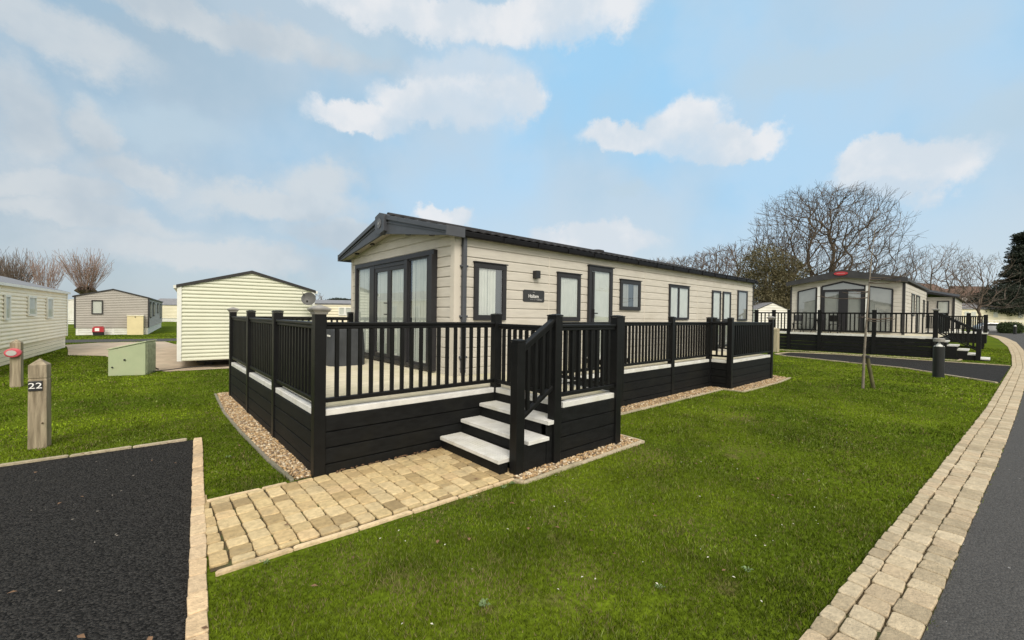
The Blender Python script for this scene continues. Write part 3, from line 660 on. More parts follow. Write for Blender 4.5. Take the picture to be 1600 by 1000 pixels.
# ------------------------------------------------------------------ decking
DZ = .67
def post(mb, x, y, z0, z1, s=.11): mb.box(x - s / 2, x + s / 2, y - s / 2, y + s / 2, z0, z1); return mb
def make_post(parent, x, y, z1=1.64, z0=0., s=.11, cap='dark'):
    p = build(post(MB(), x, y, z0, z1, s), 'post', 'blackrail', parent, bevel=.006)
    c = MB()
    if cap == 'grey':
        c.frustum(x, y, z1 - .01, z1 + .012, s * .56, s * .62); c.frustum(x, y, z1 + .013, z1 + .035, s * .66, s * .8); c.frustum(x, y, z1 + .036, z1 + .05, s * .82, s * .82); c.frustum(x, y, z1 + .051, z1 + .085, s * .8, .012)
        build(c, 'post_cap', 'capgrey', p, bevel=.003)
    else:
        c.frustum(x, y, z1 + .001, z1 + .02, s * .55, s * .54); c.frustum(x, y, z1 + .021, z1 + .03, s * .5, s * .2)
        build(c, 'post_cap', 'blackrail', p, bevel=.003)
    return p
NBAL = [0]
def rail_section(parent, p, q, z=1.552, zb=.76, spacing=.118, single=True, bar=.036, bw=.075, name='railing', dz=0.):
    """top and bottom rail between the post centres p and q, with balusters; dz lowers the far end p"""
    p = np.array(p, float); q = np.array(q, float); ln = np.linalg.norm(q - p); d = (q - p) / ln; a = p + d * .055; b = q - d * .055
    mb = MB()
    mb.bar((*a, z - .016 + dz), (*b, z - .016), bw, .032); mb.bar((*a, z - .052 + dz), (*b, z - .052), bw * .62, .038)
    r = build(mb, name, 'blackrail', parent, bevel=.007)
    build(MB().bar((*a, zb + dz), (*b, zb), .055, .045), 'bottom_rail', 'blackrail', r, bevel=.006)
    n = max(1, round((ln - .11) / spacing) - 1); bb = MB()
    for i in range(n):
        t = (i + 1) / (n + 1); c = a + (b - a) * t; zz = dz * (1 - t)
        x, y = c; m_ = MB() if single else bb
        m_.box(x - bar / 2, x + bar / 2, y - bar / 2, y + bar / 2, zb + .024 + zz, z - .072 + zz)
        if single: build(m_, 'baluster', 'blackrail', r); NBAL[0] += 1
    if not single: o = build(bb, 'baluster_run', 'blackrail', r); o['kind'] = 'stuff'
    return r
def skirt(parent, p, q, out, top=.60, pitch=.163):
    """black horizontal boards from p to q"""
    p = np.array(p, float); q = np.array(q, float); z = top; out = np.array(out, float)
    mb = MB()
    while z > .01:
        b = max(.0, z - pitch + .012); o_ = out * .012
        A, B = p, q
        mb.prism([(A[0], A[1], b), (B[0], B[1], b), (B[0], B[1], z), (A[0], A[1], z)], (out[0] * .02, out[1] * .02, 0)); z -= pitch
    mb.prism([(p[0] - out[0] * .004, p[1] - out[1] * .004, 0), (q[0] - out[0] * .004, q[1] - out[1] * .004, 0), (q[0] - out[0] * .004, q[1] - out[1] * .004, top), (p[0] - out[0] * .004, p[1] - out[1] * .004, top)], (-out[0] * .01, -out[1] * .01, 0))
    return build(mb, 'skirting', 'black', parent, bevel=.004)
def nosing(mb, p, q, out, z=DZ, h=.065, w_=.10, t=.03):
    p = np.array(p, float); q = np.array(q, float); o_ = np.array(out, float)
    a = p + o_ * t; b = q + o_ * t; c = q - o_ * (w_ - t); d = p - o_ * (w_ - t)
    mb.prism([(*a, z - h), (*b, z - h), (*c, z - h), (*d, z - h)], (0, 0, h)); return mb
dk_ = thing('decking', 'black wraparound decking with balustrade, pale boards and gated steps in front of the beige caravan', 'decking', (1.35, 4.45, 0))
def boards(parent, rects, w_=.145, gap=.005):
    mb = MB()
    for x0, x1, y0, y1 in rects:
        y = y0
        while y < y1 - .01:
            ye = min(y + w_, y1); mb.box(x0, x1, y, ye - gap, DZ - .045, DZ - .004)
            k = 5
            for i in range(k): yy = y + (ye - y - gap) * (i + .15) / k; mb.box(x0, x1, yy, yy + (ye - y - gap) / k * .7, DZ - .004, DZ)
            y += w_
    return build(mb, 'deck_boards', 'board', parent)
boards(dk_, [(1.38, 3.71, 4.48, 9.62), (3.71, 12.95, 4.48, 5.58), (3.68, 4.62, 3.27, 4.46), (10.30, 12.95, 4.05, 4.475)])
FX = [1.35, 3.64, 4.74, 6.55, 8.40, 10.20]
nb = MB()
nosing(nb, (1.35, 4.45), (3.64, 4.45), (0, -1)); nosing(nb, (4.74, 4.45), (10.20, 4.45), (0, -1)); nosing(nb, (1.35, 4.48), (1.35, 9.65), (-1, 0))
nosing(nb, (3.63, 3.24), (3.63, 4.42), (-1, 0)); nosing(nb, (3.60, 3.22), (4.62, 3.22), (0, -1)); nosing(nb, (4.62, 4.40), (4.62, 3.25), (1, 0))
nosing(nb, (10.24, 4.00), (12.93, 4.00), (0, -1)); nosing(nb, (10.24, 4.03), (10.24, 4.40), (-1, 0)); nosing(nb, (12.95, 4.03), (12.95, 5.55), (1, 0)); nosing(nb, (1.40, 9.65), (3.66, 9.65), (0, 1))
build(nb, 'deck_nosing', 'white', dk_, bevel=.006)
for a, b in zip(FX[:1] + FX[2:-1], FX[1:2] + FX[3:]): skirt(dk_, (a + .055, 4.43), (b - .055, 4.43), (0, -1))
skirt(dk_, (3.695, 4.43), (4.68, 4.43), (0, -1))
LY = [4.45, 6.15, 7.90, 9.65]
for a, b in zip(LY, LY[1:]): skirt(dk_, (1.33, a + .055), (1.33, b - .055), (-1, 0))
skirt(dk_, (1.405, 9.67), (3.6, 9.67), (0, 1))
skirt(dk_, (3.49, 3.20), (4.58, 3.20), (0, -1)); skirt(dk_, (4.64, 3.28), (4.64, 4.4), (1, 0))
skirt(dk_, (10.225, 4.04), (10.225, 4.4), (-1, 0)); skirt(dk_, (10.30, 3.98), (12.9, 3.98), (0, -1)); skirt(dk_, (12.97, 4.06), (12.97, 5.5), (1, 0))
for x, y, cp in ((1.35, 4.45, 'grey'), (3.64, 4.45, 'dark'), (4.74, 4.45, 'dark'), (6.55, 4.45, 'dark'), (8.40, 4.45, 'dark'), (10.20, 4.45, 'dark'), (1.35, 6.15, 'dark'), (1.35, 7.90, 'dark'), (1.35, 9.65, 'grey'),
                 (3.60, 9.65, 'dark'), (3.48, 3.21, 'dark'), (4.63, 3.21, 'dark'), (10.25, 3.99, 'dark'), (12.95, 3.99, 'grey'), (12.95, 5.5, 'dark')):
    make_post(dk_, x, y, cap=cp, z1=1.64)
make_post(dk_, 2.92, 3.21, z1=1.375)
rail_section(dk_, (1.35, 4.45), (3.64, 4.45))
rail_section(dk_, (3.48, 3.21), (4.63, 3.21))
rail_section(dk_, (4.63, 3.21), (4.68, 4.42), single=False)
rail_section(dk_, (4.74, 4.45), (6.55, 4.45), single=False)
rail_section(dk_, (6.55, 4.45), (8.40, 4.45)); rail_section(dk_, (8.40, 4.45), (10.20, 4.45))
rail_section(dk_, (10.20, 4.45), (10.25, 3.99)); rail_section(dk_, (10.25, 3.99), (12.95, 3.99), single=False); rail_section(dk_, (12.95, 3.99), (12.95, 5.5), single=False)
rail_section(dk_, (1.35, 4.45), (1.35, 6.15)); rail_section(dk_, (1.35, 6.15), (1.35, 7.90), single=False); rail_section(dk_, (1.35, 7.90), (1.35, 9.65), single=False)
rail_section(dk_, (1.35, 9.65), (3.60, 9.65), single=False)
# gate at the head of the steps
rail_section(dk_, (3.62, 4.42), (3.52, 3.24), z=1.535, name='gate', bw=.05)
# stair rail
sr = MB(); sr.bar((2.965, 3.21, 1.315), (3.43, 3.21, 1.60), .075, .035); sr.bar((2.965, 3.21, 1.275), (3.43, 3.21, 1.56), .045, .045)
sro = build(sr, 'stair_rail', 'blackrail', dk_, bevel=.006)
build(MB().bar((2.965, 3.21, .58), (3.43, 3.21, .86), .055, .045), 'bottom_rail', 'blackrail', sro, bevel=.006)
for x in (3.06, 3.17, 3.28, 3.38):
    z0_ = .58 + (x - 2.965) * .60; build(MB().box(x - .018, x + .018, 3.192, 3.228, z0_ + .02, z0_ + .685), 'baluster', 'blackrail', sro)
# steps
for k, (xa, z, y0) in enumerate(((2.74, .17, 3.285), (3.04, .335, 3.16), (3.33, .50, 3.285))):
    t_ = MB().box(xa, xa + .31, y0, 4.40, z - .042, z - .004)
    for i in range(7): yy = xa + .012 + i * .042; t_.box(yy, yy + .034, y0 + .004, 4.396, z - .004, z)
    if k == 2: t_.box(3.33, 3.42, 3.16, 3.284, z - .042, z)
    build(t_, 'tread', 'white', dk_, bevel=.004)
    build(MB().box(xa + .02, xa + .04, 3.29, 4.40, max(0, z - .165), z - .043), 'riser', 'black', dk_, bevel=.003)
build(MB().box(3.60, 3.62, 3.28, 4.40, .5, .60), 'riser', 'black', dk_)
build(MB().box(2.98, 3.33, 3.19, 3.21, .0, .290).box(3.34, 3.43, 3.19, 3.21, .0, .455).box(2.78, 2.865, 3.285, 3.30, 0, .125), 'stringer', 'black', dk_, bevel=.003)
# door steps on the walkway
st = thing('door_step', 'low black step unit on the deck at the glazed side door', 'step', (7.0, 5.1, DZ))
build(MB().box(7.0, 7.9, 5.12, 5.58, DZ, DZ + .10), 'riser', 'black', st, bevel=.004)
build(MB().box(6.98, 7.92, 5.10, 5.58, DZ + .101, DZ + .13), 'tread', 'white', st, bevel=.004)

# covered barbecue
def cover_thing():
    t = thing('covered_barbecue', 'grey weatherproof cover draped over a barbecue in front of the patio doors', 'barbecue', (2.95, 8.15, DZ))
    mb = MB(); nx, nz = 26, 9; W_, D_, H_ = .60, .30, .74; rows = []
    for j in range(nz):
        tz = j / (nz - 1); row = []
        for i in range(nx):
            a = 2 * PI * i / nx; ca, sa = math.cos(a), math.sin(a); e = .35
            x = W_ / 2 * math.copysign(abs(ca) ** e, ca); y = D_ * math.copysign(abs(sa) ** e, sa)
            f = 1 + .04 * (1 - tz) * math.sin(a * 7 + 1) + .03 * math.sin(a * 3 + tz * 4)
            s_ = (1.06 - .08 * tz) * f; row.append((2.92 + y * s_, 8.15 + x * s_, DZ + H_ * tz * (1 + .03 * math.cos(a))))
        rows.append(row)
    n = 0
    for r_ in rows: mb.v += r_
    for j in range(nz - 1):
        for i in range(nx): mb.f.append((j * nx + i, j * nx + (i + 1) % nx, (j + 1) * nx + (i + 1) % nx, (j + 1) * nx + i))
    top = len(mb.v); mb.v.append((2.92, 8.15, DZ + H_ + .04))
    for i in range(nx): mb.f.append(((nz - 1) * nx + i, (nz - 1) * nx + (i + 1) % nx, top))
    c = build(mb, 'cover', 'cover', t, smooth=True)
    build(MB().bar((2.60, 7.95, DZ + .55), (2.60, 8.10, DZ + .555), .01, .03), 'logo_tab', 'trimw', c)
    ft = MB()
    for dx in (-.2, .2):
        for dy in (-.2, .2): ft.tube((2.92 + dx, 8.15 + dy, DZ), (2.92 + dx, 8.15 + dy, DZ + .1), .02)
    build(ft, 'feet', 'metal', t)
cover_thing()

# ------------------------------------------------------------------ neighbouring caravans (local frame: gable on local y=0, along +x; length +y)
ROT = -math.radians(4.26)
def caravan(label, loc, rz, W, Lg, zb, ze, pk, wall, roof, trim, pitch=.1, name='static_caravan', over=.05, skirt_=None, wins=(), cornw=.06, cornm='trimw', prof=RIB, ribs=True, group=None, roofmat=None):
    t = thing(name, label, 'caravan', loc, rz, local=True, group=group); t['_local'] = 1
    pit = (pk - ze) / (W / 2); ext = lambda z: gable(z, W, ze, pit)
    g = MB(); siding(g, (0, 0), (W, 0), zb, pk, pitch, prof, (0, -1), ext); build(g, 'gable_wall', wall, t); g = MB(); siding(g, (W, Lg), (0, Lg), zb, pk, .3, [(0, 0), (1, 0)], (0, 1), ext); build(g, 'gable_wall', wall, t)
    s_ = MB(); siding(s_, (W, 0), (W, Lg), zb, ze, pitch, prof, (1, 0)); build(s_, 'side_wall', wall, t); s_ = MB(); siding(s_, (0, Lg), (0, 0), zb, ze, pitch, prof, (-1, 0)); s_.quad((0, 0, zb), (W, 0, zb), (W, Lg, zb), (0, Lg, zb)); build(s_, 'side_wall', wall, t)
    r = MB(); o_ = over; th = .05
    for sg_ in (0, 1):
        xe = -o_ if sg_ == 0 else W + o_; zz = ze - pit * o_
        r.prism([(xe, -o_, zz), (W / 2, -o_, pk), (W / 2, -o_, pk + th), (xe, -o_, zz + th)], (0, Lg + 2 * o_, 0))
    ro_ = build(r, 'roof', roof, t)
    v_ = MB()
    for sg_ in (0, 1):
        xe = -o_ - .01 if sg_ == 0 else W + o_ + .01; zz = ze - pit * o_
        v_.prism([(xe, -o_ - .012, zz - .025), (W / 2, -o_ - .012, pk - .025), (W / 2, -o_ - .012, pk + th + .006), (xe, -o_ - .012, zz + th + .006)], (0, .0118, 0))
    build(v_, 'verge_trim', trim, t)
    gu = MB().box(-o_ - .07, -o_ - .001, -o_, Lg + o_, ze - .06, ze + .02); build(gu, 'gutter', cornm, t); gu = MB().box(W + o_ + .001, W + o_ + .07, -o_, Lg + o_, ze - .06, ze + .02); build(gu, 'gutter', cornm, t)
    if cornw:
        for x in (0, W):
            c = MB().box(x - (.03 if x == 0 else cornw - .03), x + (cornw - .03 if x == 0 else .03), -.04, -.024, zb, ze)
            x_ = -.04 if x == 0 else W + .024; c.box(x_, x_ + .016, -.024, cornw, zb, ze); build(c, 'corner_trim', cornm, t)
            build(MB().box(x_, x_ + .016, Lg - cornw, Lg, zb, ze), 'corner_trim', cornm, t)
    if skirt_:
        sm, hs = skirt_; k = MB(); z = zb - .01
        while z > .03:
            b = max(.0, z - hs); k.box(.05, W - .05, .03, .05, b + .012, z); k.box(W - .05, W - .03, .05, Lg - .05, b + .012, z); k.box(.03, .05, .05, Lg - .05, b + .012, z); z -= hs
        x = .1
        while x < W: k.box(x - .05, x + .05, .02, .029, 0, zb - .01); x += (W - .2) / 2
        build(k, 'skirting', sm, t)
    else:
        b = MB().box(.4, W - .4, .5, Lg - .5, .12, zb - .01)
        for y in (.9, Lg / 2, Lg - 1):
            for x in (.7, W - .7): b.box(x - .1, x + .1, y - .1, y + .1, 0, zb)
        build(b, 'chassis', 'trimdark', t)
    for wall_, a, b_, h0, h1, fm in wins:
        if wall_ == 'g': window(t, (0, -.030, 0), (1, 0, 0), (0, -1, 0), a, b_, h0, h1, fm=fm, simple=True, t=.06)
        elif wall_ == 'r': window(t, (W + .030, 0, 0), (0, 1, 0), (1, 0, 0), a, b_, h0, h1, fm=fm, simple=True, t=.06)
        elif wall_ == 'l': window(t, (-.030, 0, 0), (0, 1, 0), (-1, 0, 0), a, b_, h0, h1, fm=fm, simple=True, t=.06)
    return t
def lp(loc, x, y, rz=ROT):
    c, s_ = math.cos(rz), math.sin(rz); return (loc[0] + x * c - y * s_, loc[1] + x * s_ + y * c, 0)
bc = caravan('blank pale cream gable of the static caravan standing high beyond the decking', (.823, 15, 0), ROT, 3.47, 9.5, .225, 2.325, 2.83, 'cream', 'roofgrey', 'trimdark', pitch=.105, cornw=.09)
# satellite dish on its side
dm = MB(); dc = Vector((3.22, -.55, 2.06)); dn_ = Vector((-.35, -.9, .25)).normalized(); a_ = dn_.orthogonal().normalized(); b_ = dn_.cross(a_)
for side in (0, 1):
    n0 = len(dm.v); k = 22
    for j in range(5):
        r_ = .21 * j / 4
        for i in range(k): dm.v.append(tuple(dc + a_ * r_ * math.cos(2 * PI * i / k) + b_ * r_ * math.sin(2 * PI * i / k) + dn_ * (.05 * (j / 4) ** 2 - .006 * side)))
    for j in range(4):
        for i in range(k): q = (n0 + j * k + i, n0 + j * k + (i + 1) % k, n0 + (j + 1) * k + (i + 1) % k, n0 + (j + 1) * k + i); dm.f.append(q if side else q[::-1])
dish = build(dm, 'satellite_dish', mat('dish_grey', (.085, .088, .085), .5), bc, smooth=True)
build(MB().tube(dc, (3.42, .05, 2.0), .018).tube(dc - b_ * .18, dc + dn_ * .25 - b_ * .2, .01).box(dc.x - .14, dc.x - .09, dc.y - .36, dc.y - .30, dc.z - .11, dc.z - .05), 'dish_arm', 'metal', dish)
gp = (-3.013, 37.7, 0)
caravan('grey beige static caravan with black edges and white slatted skirting', gp, ROT, 3.48, 15.5, .46, 2.44, 2.93, 'greyclad', 'trimdark', 'trimdark', pitch=.11, skirt_=('trimw', .15), cornm='trimdark', cornw=.07, wins=[('g', .74, 1.27, 1.33, 2.21, 'trimdark'), ('r', .6, 2.0, 1.1, 2.2, 'trimdark'), ('r', 3.6, 5.0, 1.2, 2.2, 'trimdark'), ('r', 8.4, 9.9, 1.4, 2.2, 'trimdark'), ('r', 12.2, 13.8, .9, 2.2, 'trimdark')])
# left cream caravan: its right-hand side faces us
LC = (-2.324, 25.99, 0); lcl = lp(LC, -3.5, -11.5)
caravan('warm cream static caravan with slatted skirting at the far left', lcl, ROT, 3.5, 11.5, .50, 2.33, 2.85, 'creamL', 'roofgrey', 'roofgrey', pitch=.115, skirt_=('creamL', .13), cornw=.09,
        wins=[('r', 3.85, 4.3, 1.3, 2.02, 'trimw'), ('r', 6.0, 6.85, 1.4, 2.05, 'trimw'), ('r', 8.2, 9.0, 1.28, 2.05, 'trimw')])
# further cream units beyond
for lb_, u_, d_, W_, ze_, zr_, wn_ in (('distant cream static caravan seen in the gap beside the grey caravan', 236, 60, 8, 2.35, 3.35, []),
        ('cream static caravan with white twin window behind the blank cream gable', 470, 31, 7, 2.25, 2.62, [('g', 2.75, 3.2, 1.45, 2.05, 'trimw'), ('g', 3.22, 3.7, 1.45, 2.05, 'trimw')])):
    c_ = caravan(lb_, (*far(u_, d_), 0), math.atan2(RGT[1], RGT[0]) + .03, W_, 3.4, .5, ze_, ze_ + .01, 'creamF', 'roofgrey', 'roofgrey', pitch=.2, cornw=0, wins=wn_, skirt_=('trimw', .15))
    build(MB().prism([(-.1, -.1, ze_ + .07), (-.1, 1.7, zr_), (-.1, 3.5, ze_ + .07)], (W_ + .2, 0, 0)), 'pitched_roof', 'roofgrey', c_)
fx_ = far(110, 45)
wf = thing('picket_fence', 'white upright board fence between the left caravans', 'fence', (fx_[0] - .6, fx_[1], 0))
b = MB()
for k in range(14): b.box(fx_[0] - 1.5 + k * .16, fx_[0] - 1.5 + k * .16 + .13, fx_[1], fx_[1] + .03, .6, 1.75)
for z in (.02, .22, .42): b.box(fx_[0] - 1.6, fx_[0] + .9, fx_[1] - .02, fx_[1], z, z + .16)
build(b, 'boards', 'trimw', wf)
caravan('white walled caravan mostly hidden behind the far left cream caravan', (*far(95, 52), 0), ROT, 3.4, 7, .4, 2.55, 3.0, 'creamW', 'roofgrey', 'trimw', cornw=.05)

# utility cabinet, bin, meter box, posts
ut = thing('utility_cabinet', 'sage green sloping utility cabinet on the lawn before the blank cream gable', 'cabinet', (-.58, 14.36, 0), -math.radians(20), local=True)
hs = [(.0, .63), (.71, .83), (.93, .90)]
# local: x along the door face
prof_ = [(0, 0, 0), (.74, 0, 0), (.74, 0, .83), (0, 0, .64)]
body = build(MB().prism(prof_, (0, .62, 0)), 'body', 'util', ut, bevel=.015)
build(MB().prism([(-.02, -.02, .645), (.76, -.02, .84), (.76, -.02, .87), (-.02, -.02, .675)], (0, .66, 0)), 'lid', 'util', ut, bevel=.008)
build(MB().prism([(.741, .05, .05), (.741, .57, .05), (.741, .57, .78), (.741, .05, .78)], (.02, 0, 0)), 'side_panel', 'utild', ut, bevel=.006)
build(MB().tube((.33, -.012, .40), (.33, -.03, .40), .022).tube((.09, -.012, .22), (.09, -.03, .22), .018), 'lock', 'metal', ut)
build(MB().tube((.74, .62, .1), (.75, .75, .06), .02), 'cable_gland', 'metal', ut)
cable = MB(); pts = [(.27, 14.45, .05), (.6, 14.6, .05), (1.0, 14.75, .07), (1.35, 14.8, .07), (1.7, 14.85, .03), (2.3, 15.0, .03)]
for p, q in zip(pts, pts[1:]): cable.tube(p, q, .013, k=6)
tag(build(cable, 'cable', 'metal'), 'black cable running from the green cabinet to beneath the cream caravan', 'cable')
mb_o = thing('meter_cabinet', 'yellow cream upright cabinet against the grey beige caravan', 'cabinet', lp(gp, 2.45, -.5), ROT, local=True)
build(MB().box(0, .80, 0, .4, 0, 1.24), 'body', 'yellowcab', mb_o, bevel=.01); build(MB().box(-.02, .82, -.03, .42, 1.245, 1.31), 'lid', mat('pale_lid', (.78, .74, .60)), mb_o, bevel=.01)
build(MB().box(.37, .43, -.015, -.001, 1.14, 1.2), 'handle', 'metal', mb_o)
gb_ = thing('grit_bin', 'red topped bin standing in front of the white slatted skirting', 'bin', lp(gp, .88, -.75), ROT, local=True)
build(MB().prism([(.03, 0, 0), (.47, 0, 0), (.5, 0, .22), (0, 0, .22)], (0, .4, 0)), 'base', 'tyre', gb_, bevel=.01)
build(MB().prism([(-.02, -.03, .221), (.52, -.03, .221), (.50, -.03, .50), (.42, -.03, .56), (.08, -.03, .56), (0, -.03, .50)], (0, .46, 0)), 'lid', 'red', gb_, bevel=.012)
build(MB().box(.11, .31, -.036, -.031, .28, .47), 'paper_label', 'letters', gb_)
def wood_post(loc, label, s=.165, h=1.06, name='number_post', m='wood', rz=0.):
    t = thing(name, label, 'post', loc, rz, local=True, group=None); a = s / 2; mb = MB(); ph = h - .075; mb.v += [(i * r, j * r, z) for z, r in ((0, a * 1.03), (ph - .17, a), (ph - .165, a - .006), (ph - .158, a - .006), (ph - .153, a), (ph, a)) for i, j in ((-1, -1), (1, -1), (1, 1), (-1, 1))]
    for j in range(5):
        for i in range(4): mb.f.append((j * 4 + i, j * 4 + (i + 1) % 4, j * 4 + 4 + (i + 1) % 4, j * 4 + 4 + i))
    mb.v.append((0, 0, h))
    for i in range(4): mb.f.append((20 + i, 20 + (i + 1) % 4, 24))
    build(mb, 'shaft', m, t, bevel=.008); return t
prz = math.radians(-8)
p22 = wood_post((-.885, 7.45, 0), 'weathered square wooden post bearing the number 22 plate', rz=prz, s=.152)
pl = build(MB().box(-.072, .044, -.087, -.0775, .685, .80), 'number_plate', 'plate', p22, bevel=.003)
cu_t = text_mesh('22', .095, 'lettering', 'letters', pl, Matrix.Translation((-.014, -.0885, .742)) @ RX @ Matrix.Diagonal((1.25, 1, 1, 1)), .0012)
build(MB().tube((.045, -.084, .30), (.045, -.088, .30), .010), 'knot', 'joint', p22)
pr = wood_post((-1.93, 13.5, 0), 'short wooden post carrying a faded red oval box', s=.155, h=1.0, name='alarm_post', rz=math.radians(-6))
ov = MB(); n_ = 20; ovp = [(-.02 + .125 * math.cos(2 * PI * i / n_), -.16, .72 + .095 * math.sin(2 * PI * i / n_)) for i in range(n_)]; ov.prism(ovp, (0, .082, 0)); ovo = build(ov, 'oval_box', 'redpink', pr, bevel=.02)
build(MB().prism([(-.035 + .075 * math.cos(2 * PI * i / n_), -.161, .72 + .055 * math.sin(2 * PI * i / n_)) for i in range(n_)], (0, -.008, 0)), 'disc', 'discgrey', ovo)
wood_post((23.75, 7.15, 0), 'pale square wooden post on the grass beside the far decking', s=.34, h=1.22, m='woodpale')
# bollard light
bo = thing('bollard_light', 'dark grey bollard light with a pale lens on the lawn', 'bollard', (17.7, 1.02, 0), math.radians(8), local=True)
build(MB().lathe((0, 0, 0), [(.15, 0), (.15, .01), (.128, .012), (.128, .90)], 20), 'column', 'bollard', bo, smooth=False)
build(MB().lathe((0, 0, 0), [(.124, .901), (.05, .96), (.01, 1.04)], 20), 'lens', 'lens', bo, smooth=True)
br = MB()
for k in range(4): a = PI / 4 + k * PI / 2; br.bar((.118 * math.cos(a), .118 * math.sin(a), .9), (.118 * math.cos(a), .118 * math.sin(a), 1.045), .012, .012, (1, 0, 0))
build(br, 'bracket', 'bollard', bo); build(MB().lathe((0, 0, 0), [(.125, 1.045), (.13, 1.05), (.13, 1.13), (.105, 1.15)], 20), 'cap', 'capgrey', bo)

# ------------------------------------------------------------------ far lodge with decking (parallel to the main caravan)
lo = thing('lodge_caravan', 'beige lodge with large blinds down and a red oval badge on its dark gable', 'caravan', (28, 2.85, 0))
LX, LY0, LY1 = 28.0, 2.85, 7.66; LYC = 5.27; z0_ = .45; zE = 3.50; zP = 3.95
b = MB(); siding(b, (LX, LY1), (LX, LY0), z0_, zP, .19, LAP, (-1, 0), lambda z: gable(z, LY1 - LY0, zE, (zP - zE) / ((LY1 - LY0) / 2))); build(b, 'gable_wall', 'clad', lo)
b = MB(); siding(b, (LX, LY0), (38.3, LY0), z0_, zE, .19, LAP, (0, -1)); b.quad((LX, LY1, z0_), (38.3, LY1, z0_), (38.3, LY1, zE), (LX, LY1, zE)); build(b, 'side_wall', 'clad', lo)
b = MB().box(LX - .03, LX + .12, LY0 - .03, LY0 - .015, z0_, zE).box(LX - .03, LX - .016, LY0 - .015, LY0 + .07, z0_, zE); build(b, 'corner_trim', 'trimdark', lo); build(MB().box(LX - .03, LX - .016, LY1 - .08, LY1, z0_, zE), 'corner_trim', 'trimdark', lo)
zp2 = 4.27; b = MB()
for y_ in (LY0 - .12, LY1 + .12): b.prism([(LX - .27, y_, 3.60), (LX - .27, LYC, 4.10), (LX - .27, LYC, zp2), (LX - .27, y_, 3.72)], (11.2, 0, 0))
M['lodge_roof'] = mat('lodge_roof', (.04, .041, .043), .6, .2, 3); build(b, 'roof', 'lodge_roof', lo)
for y_ in (LY0 - .14, LY1 + .14): build(MB().prism([(LX - .36, y_, 3.52), (LX - .36, LYC, 3.88), (LX - .36, LYC, 4.285), (LX - .36, y_, 3.73)], (.085, 0, 0)), 'fascia_board', 'lodge_roof', lo)
build(MB().prism([(LX - .27, LY0 - .1, 3.53), (LX - .27, LYC, 3.89), (LX - .27, LY1 + .1, 3.53), (LX - .27, LY1 + .1, 3.56), (LX - .27, LYC, 3.92), (LX - .27, LY0 - .1, 3.56)], (.25, 0, 0)), 'canopy_soffit', 'soffit', lo)
b = MB(); n_ = 20
b.prism([(LX - .36, LYC + .02 + .30 * math.cos(2 * PI * i / n_), 4.08 + .10 * math.sin(2 * PI * i / n_)) for i in range(n_)], (-.05, 0, 0)); bdg = build(b, 'badge', 'red', lo)
build(MB().box(LX - .418, LX - .411, LYC - .16, LYC + .20, 4.065, 4.095), 'badge_script', mat('badge_pink', (.6, .25, .25)), bdg)
def tri_pane(name, poly, m, off, parent, th=.02): return build(MB().prism([(LX - off, y, z) for y, z in poly], (-th, 0, 0)), name, m, parent)
def frame_poly(poly, t, off, parent, name='window_frame'):
    mb = MB(); n = len(poly)
    for i in range(n):
        (y0, z0), (y1, z1) = poly[i], poly[(i + 1) % n]; mb.bar((LX - off, y0, z0), (LX - off, y1, z1), t, .05, (1, 0, 0))
    return build(mb, name, 'frame', parent)
for poly in ([(7.27, 1.08), (6.42, 1.08), (6.42, 3.40), (7.27, 3.20)], [(4.17, 1.08), (3.28, 1.08), (3.28, 3.19), (4.17, 3.38)]):
    f = frame_poly(poly, .07, .04, lo); tri_pane('blind', poly, 'blind', .02, f, .01); build(MB().quad(*[(LX - .05, y, z) for y, z in poly]), 'glass', 'glass', f)
poly = [(6.17, 1.05), (4.33, 1.05), (4.33, 3.40), (5.25, 3.66), (6.17, 3.44)]
f = frame_poly(poly, .09, .04, lo, 'patio_door_frame'); tri_pane('blind', poly, 'blind', .02, f, .01); build(MB().quad(*[(LX - .05, y, z) for y, z in poly]), 'glass', 'glass', f)
build(MB().box(LX - .09, LX - .03, 4.35, 6.15, 3.14, 3.26).box(LX - .09, LX - .03, 5.02, 5.42, 1.05, 3.14).box(LX - .09, LX - .03, 4.35, 4.50, 1.05, 3.14).box(LX - .09, LX - .03, 6.03, 6.16, 1.05, 3.14), 'patio_door', 'frame', lo)
build(MB().box(LX - .14, LX - .03, 6.24, 6.35, .95, 3.44).box(LX - .14, LX - .03, 4.20, 4.30, .95, 3.40), 'canopy_post', 'trimw', lo)
for a, b_, h0, h1 in ((30.5, 31.7, 1.9, 3.1), (32.5, 34.2, 1.0, 3.1), (36.2, 37.0, 1.9, 2.95)):
    window(lo, (0, LY0 - .015, 0), (1, 0, 0), (0, -1, 0), a, b_, h0, h1, simple=True, cm='blind', fm='frame')
build(MB().box(38.25, 38.4, LY0 - .04, LY0 - .01, z0_, zE), 'corner_trim', 'trimdark', lo)
# lodge decking
ld = thing('decking', 'far black decking with balustrade and side steps round the badge gabled lodge', 'decking', (26.5, 1.65, 0)); DZ2 = .95
LDX = 26.5
b = MB().box(LDX, 34, 1.62, 2.83, DZ2 - .06, DZ2).box(LDX, 27.97, 2.831, 12.0, DZ2 - .06, DZ2); build(b, 'deck_boards', 'board', ld)
b = MB().box(LDX - .06, LDX + .05, 1.58, 12.0, DZ2 - .09, DZ2 + .004); build(b, 'deck_nosing', 'white', ld)
b = MB()
for k in range(5): b.box(LDX - .03 + .004 * (k % 2), LDX + .0, 1.6, 12.0, max(0, .84 - .175 * (k + 1)) + .012, .84 - .175 * k)
for k in range(5): b.box(LDX, 34, 1.58, 1.61, max(0, .84 - .175 * (k + 1)) + .012, .84 - .175 * k)
build(b, 'skirting', 'black', ld)
PY = [1.62, 3.50, 5.55, 7.85, 9.2, 11.5]
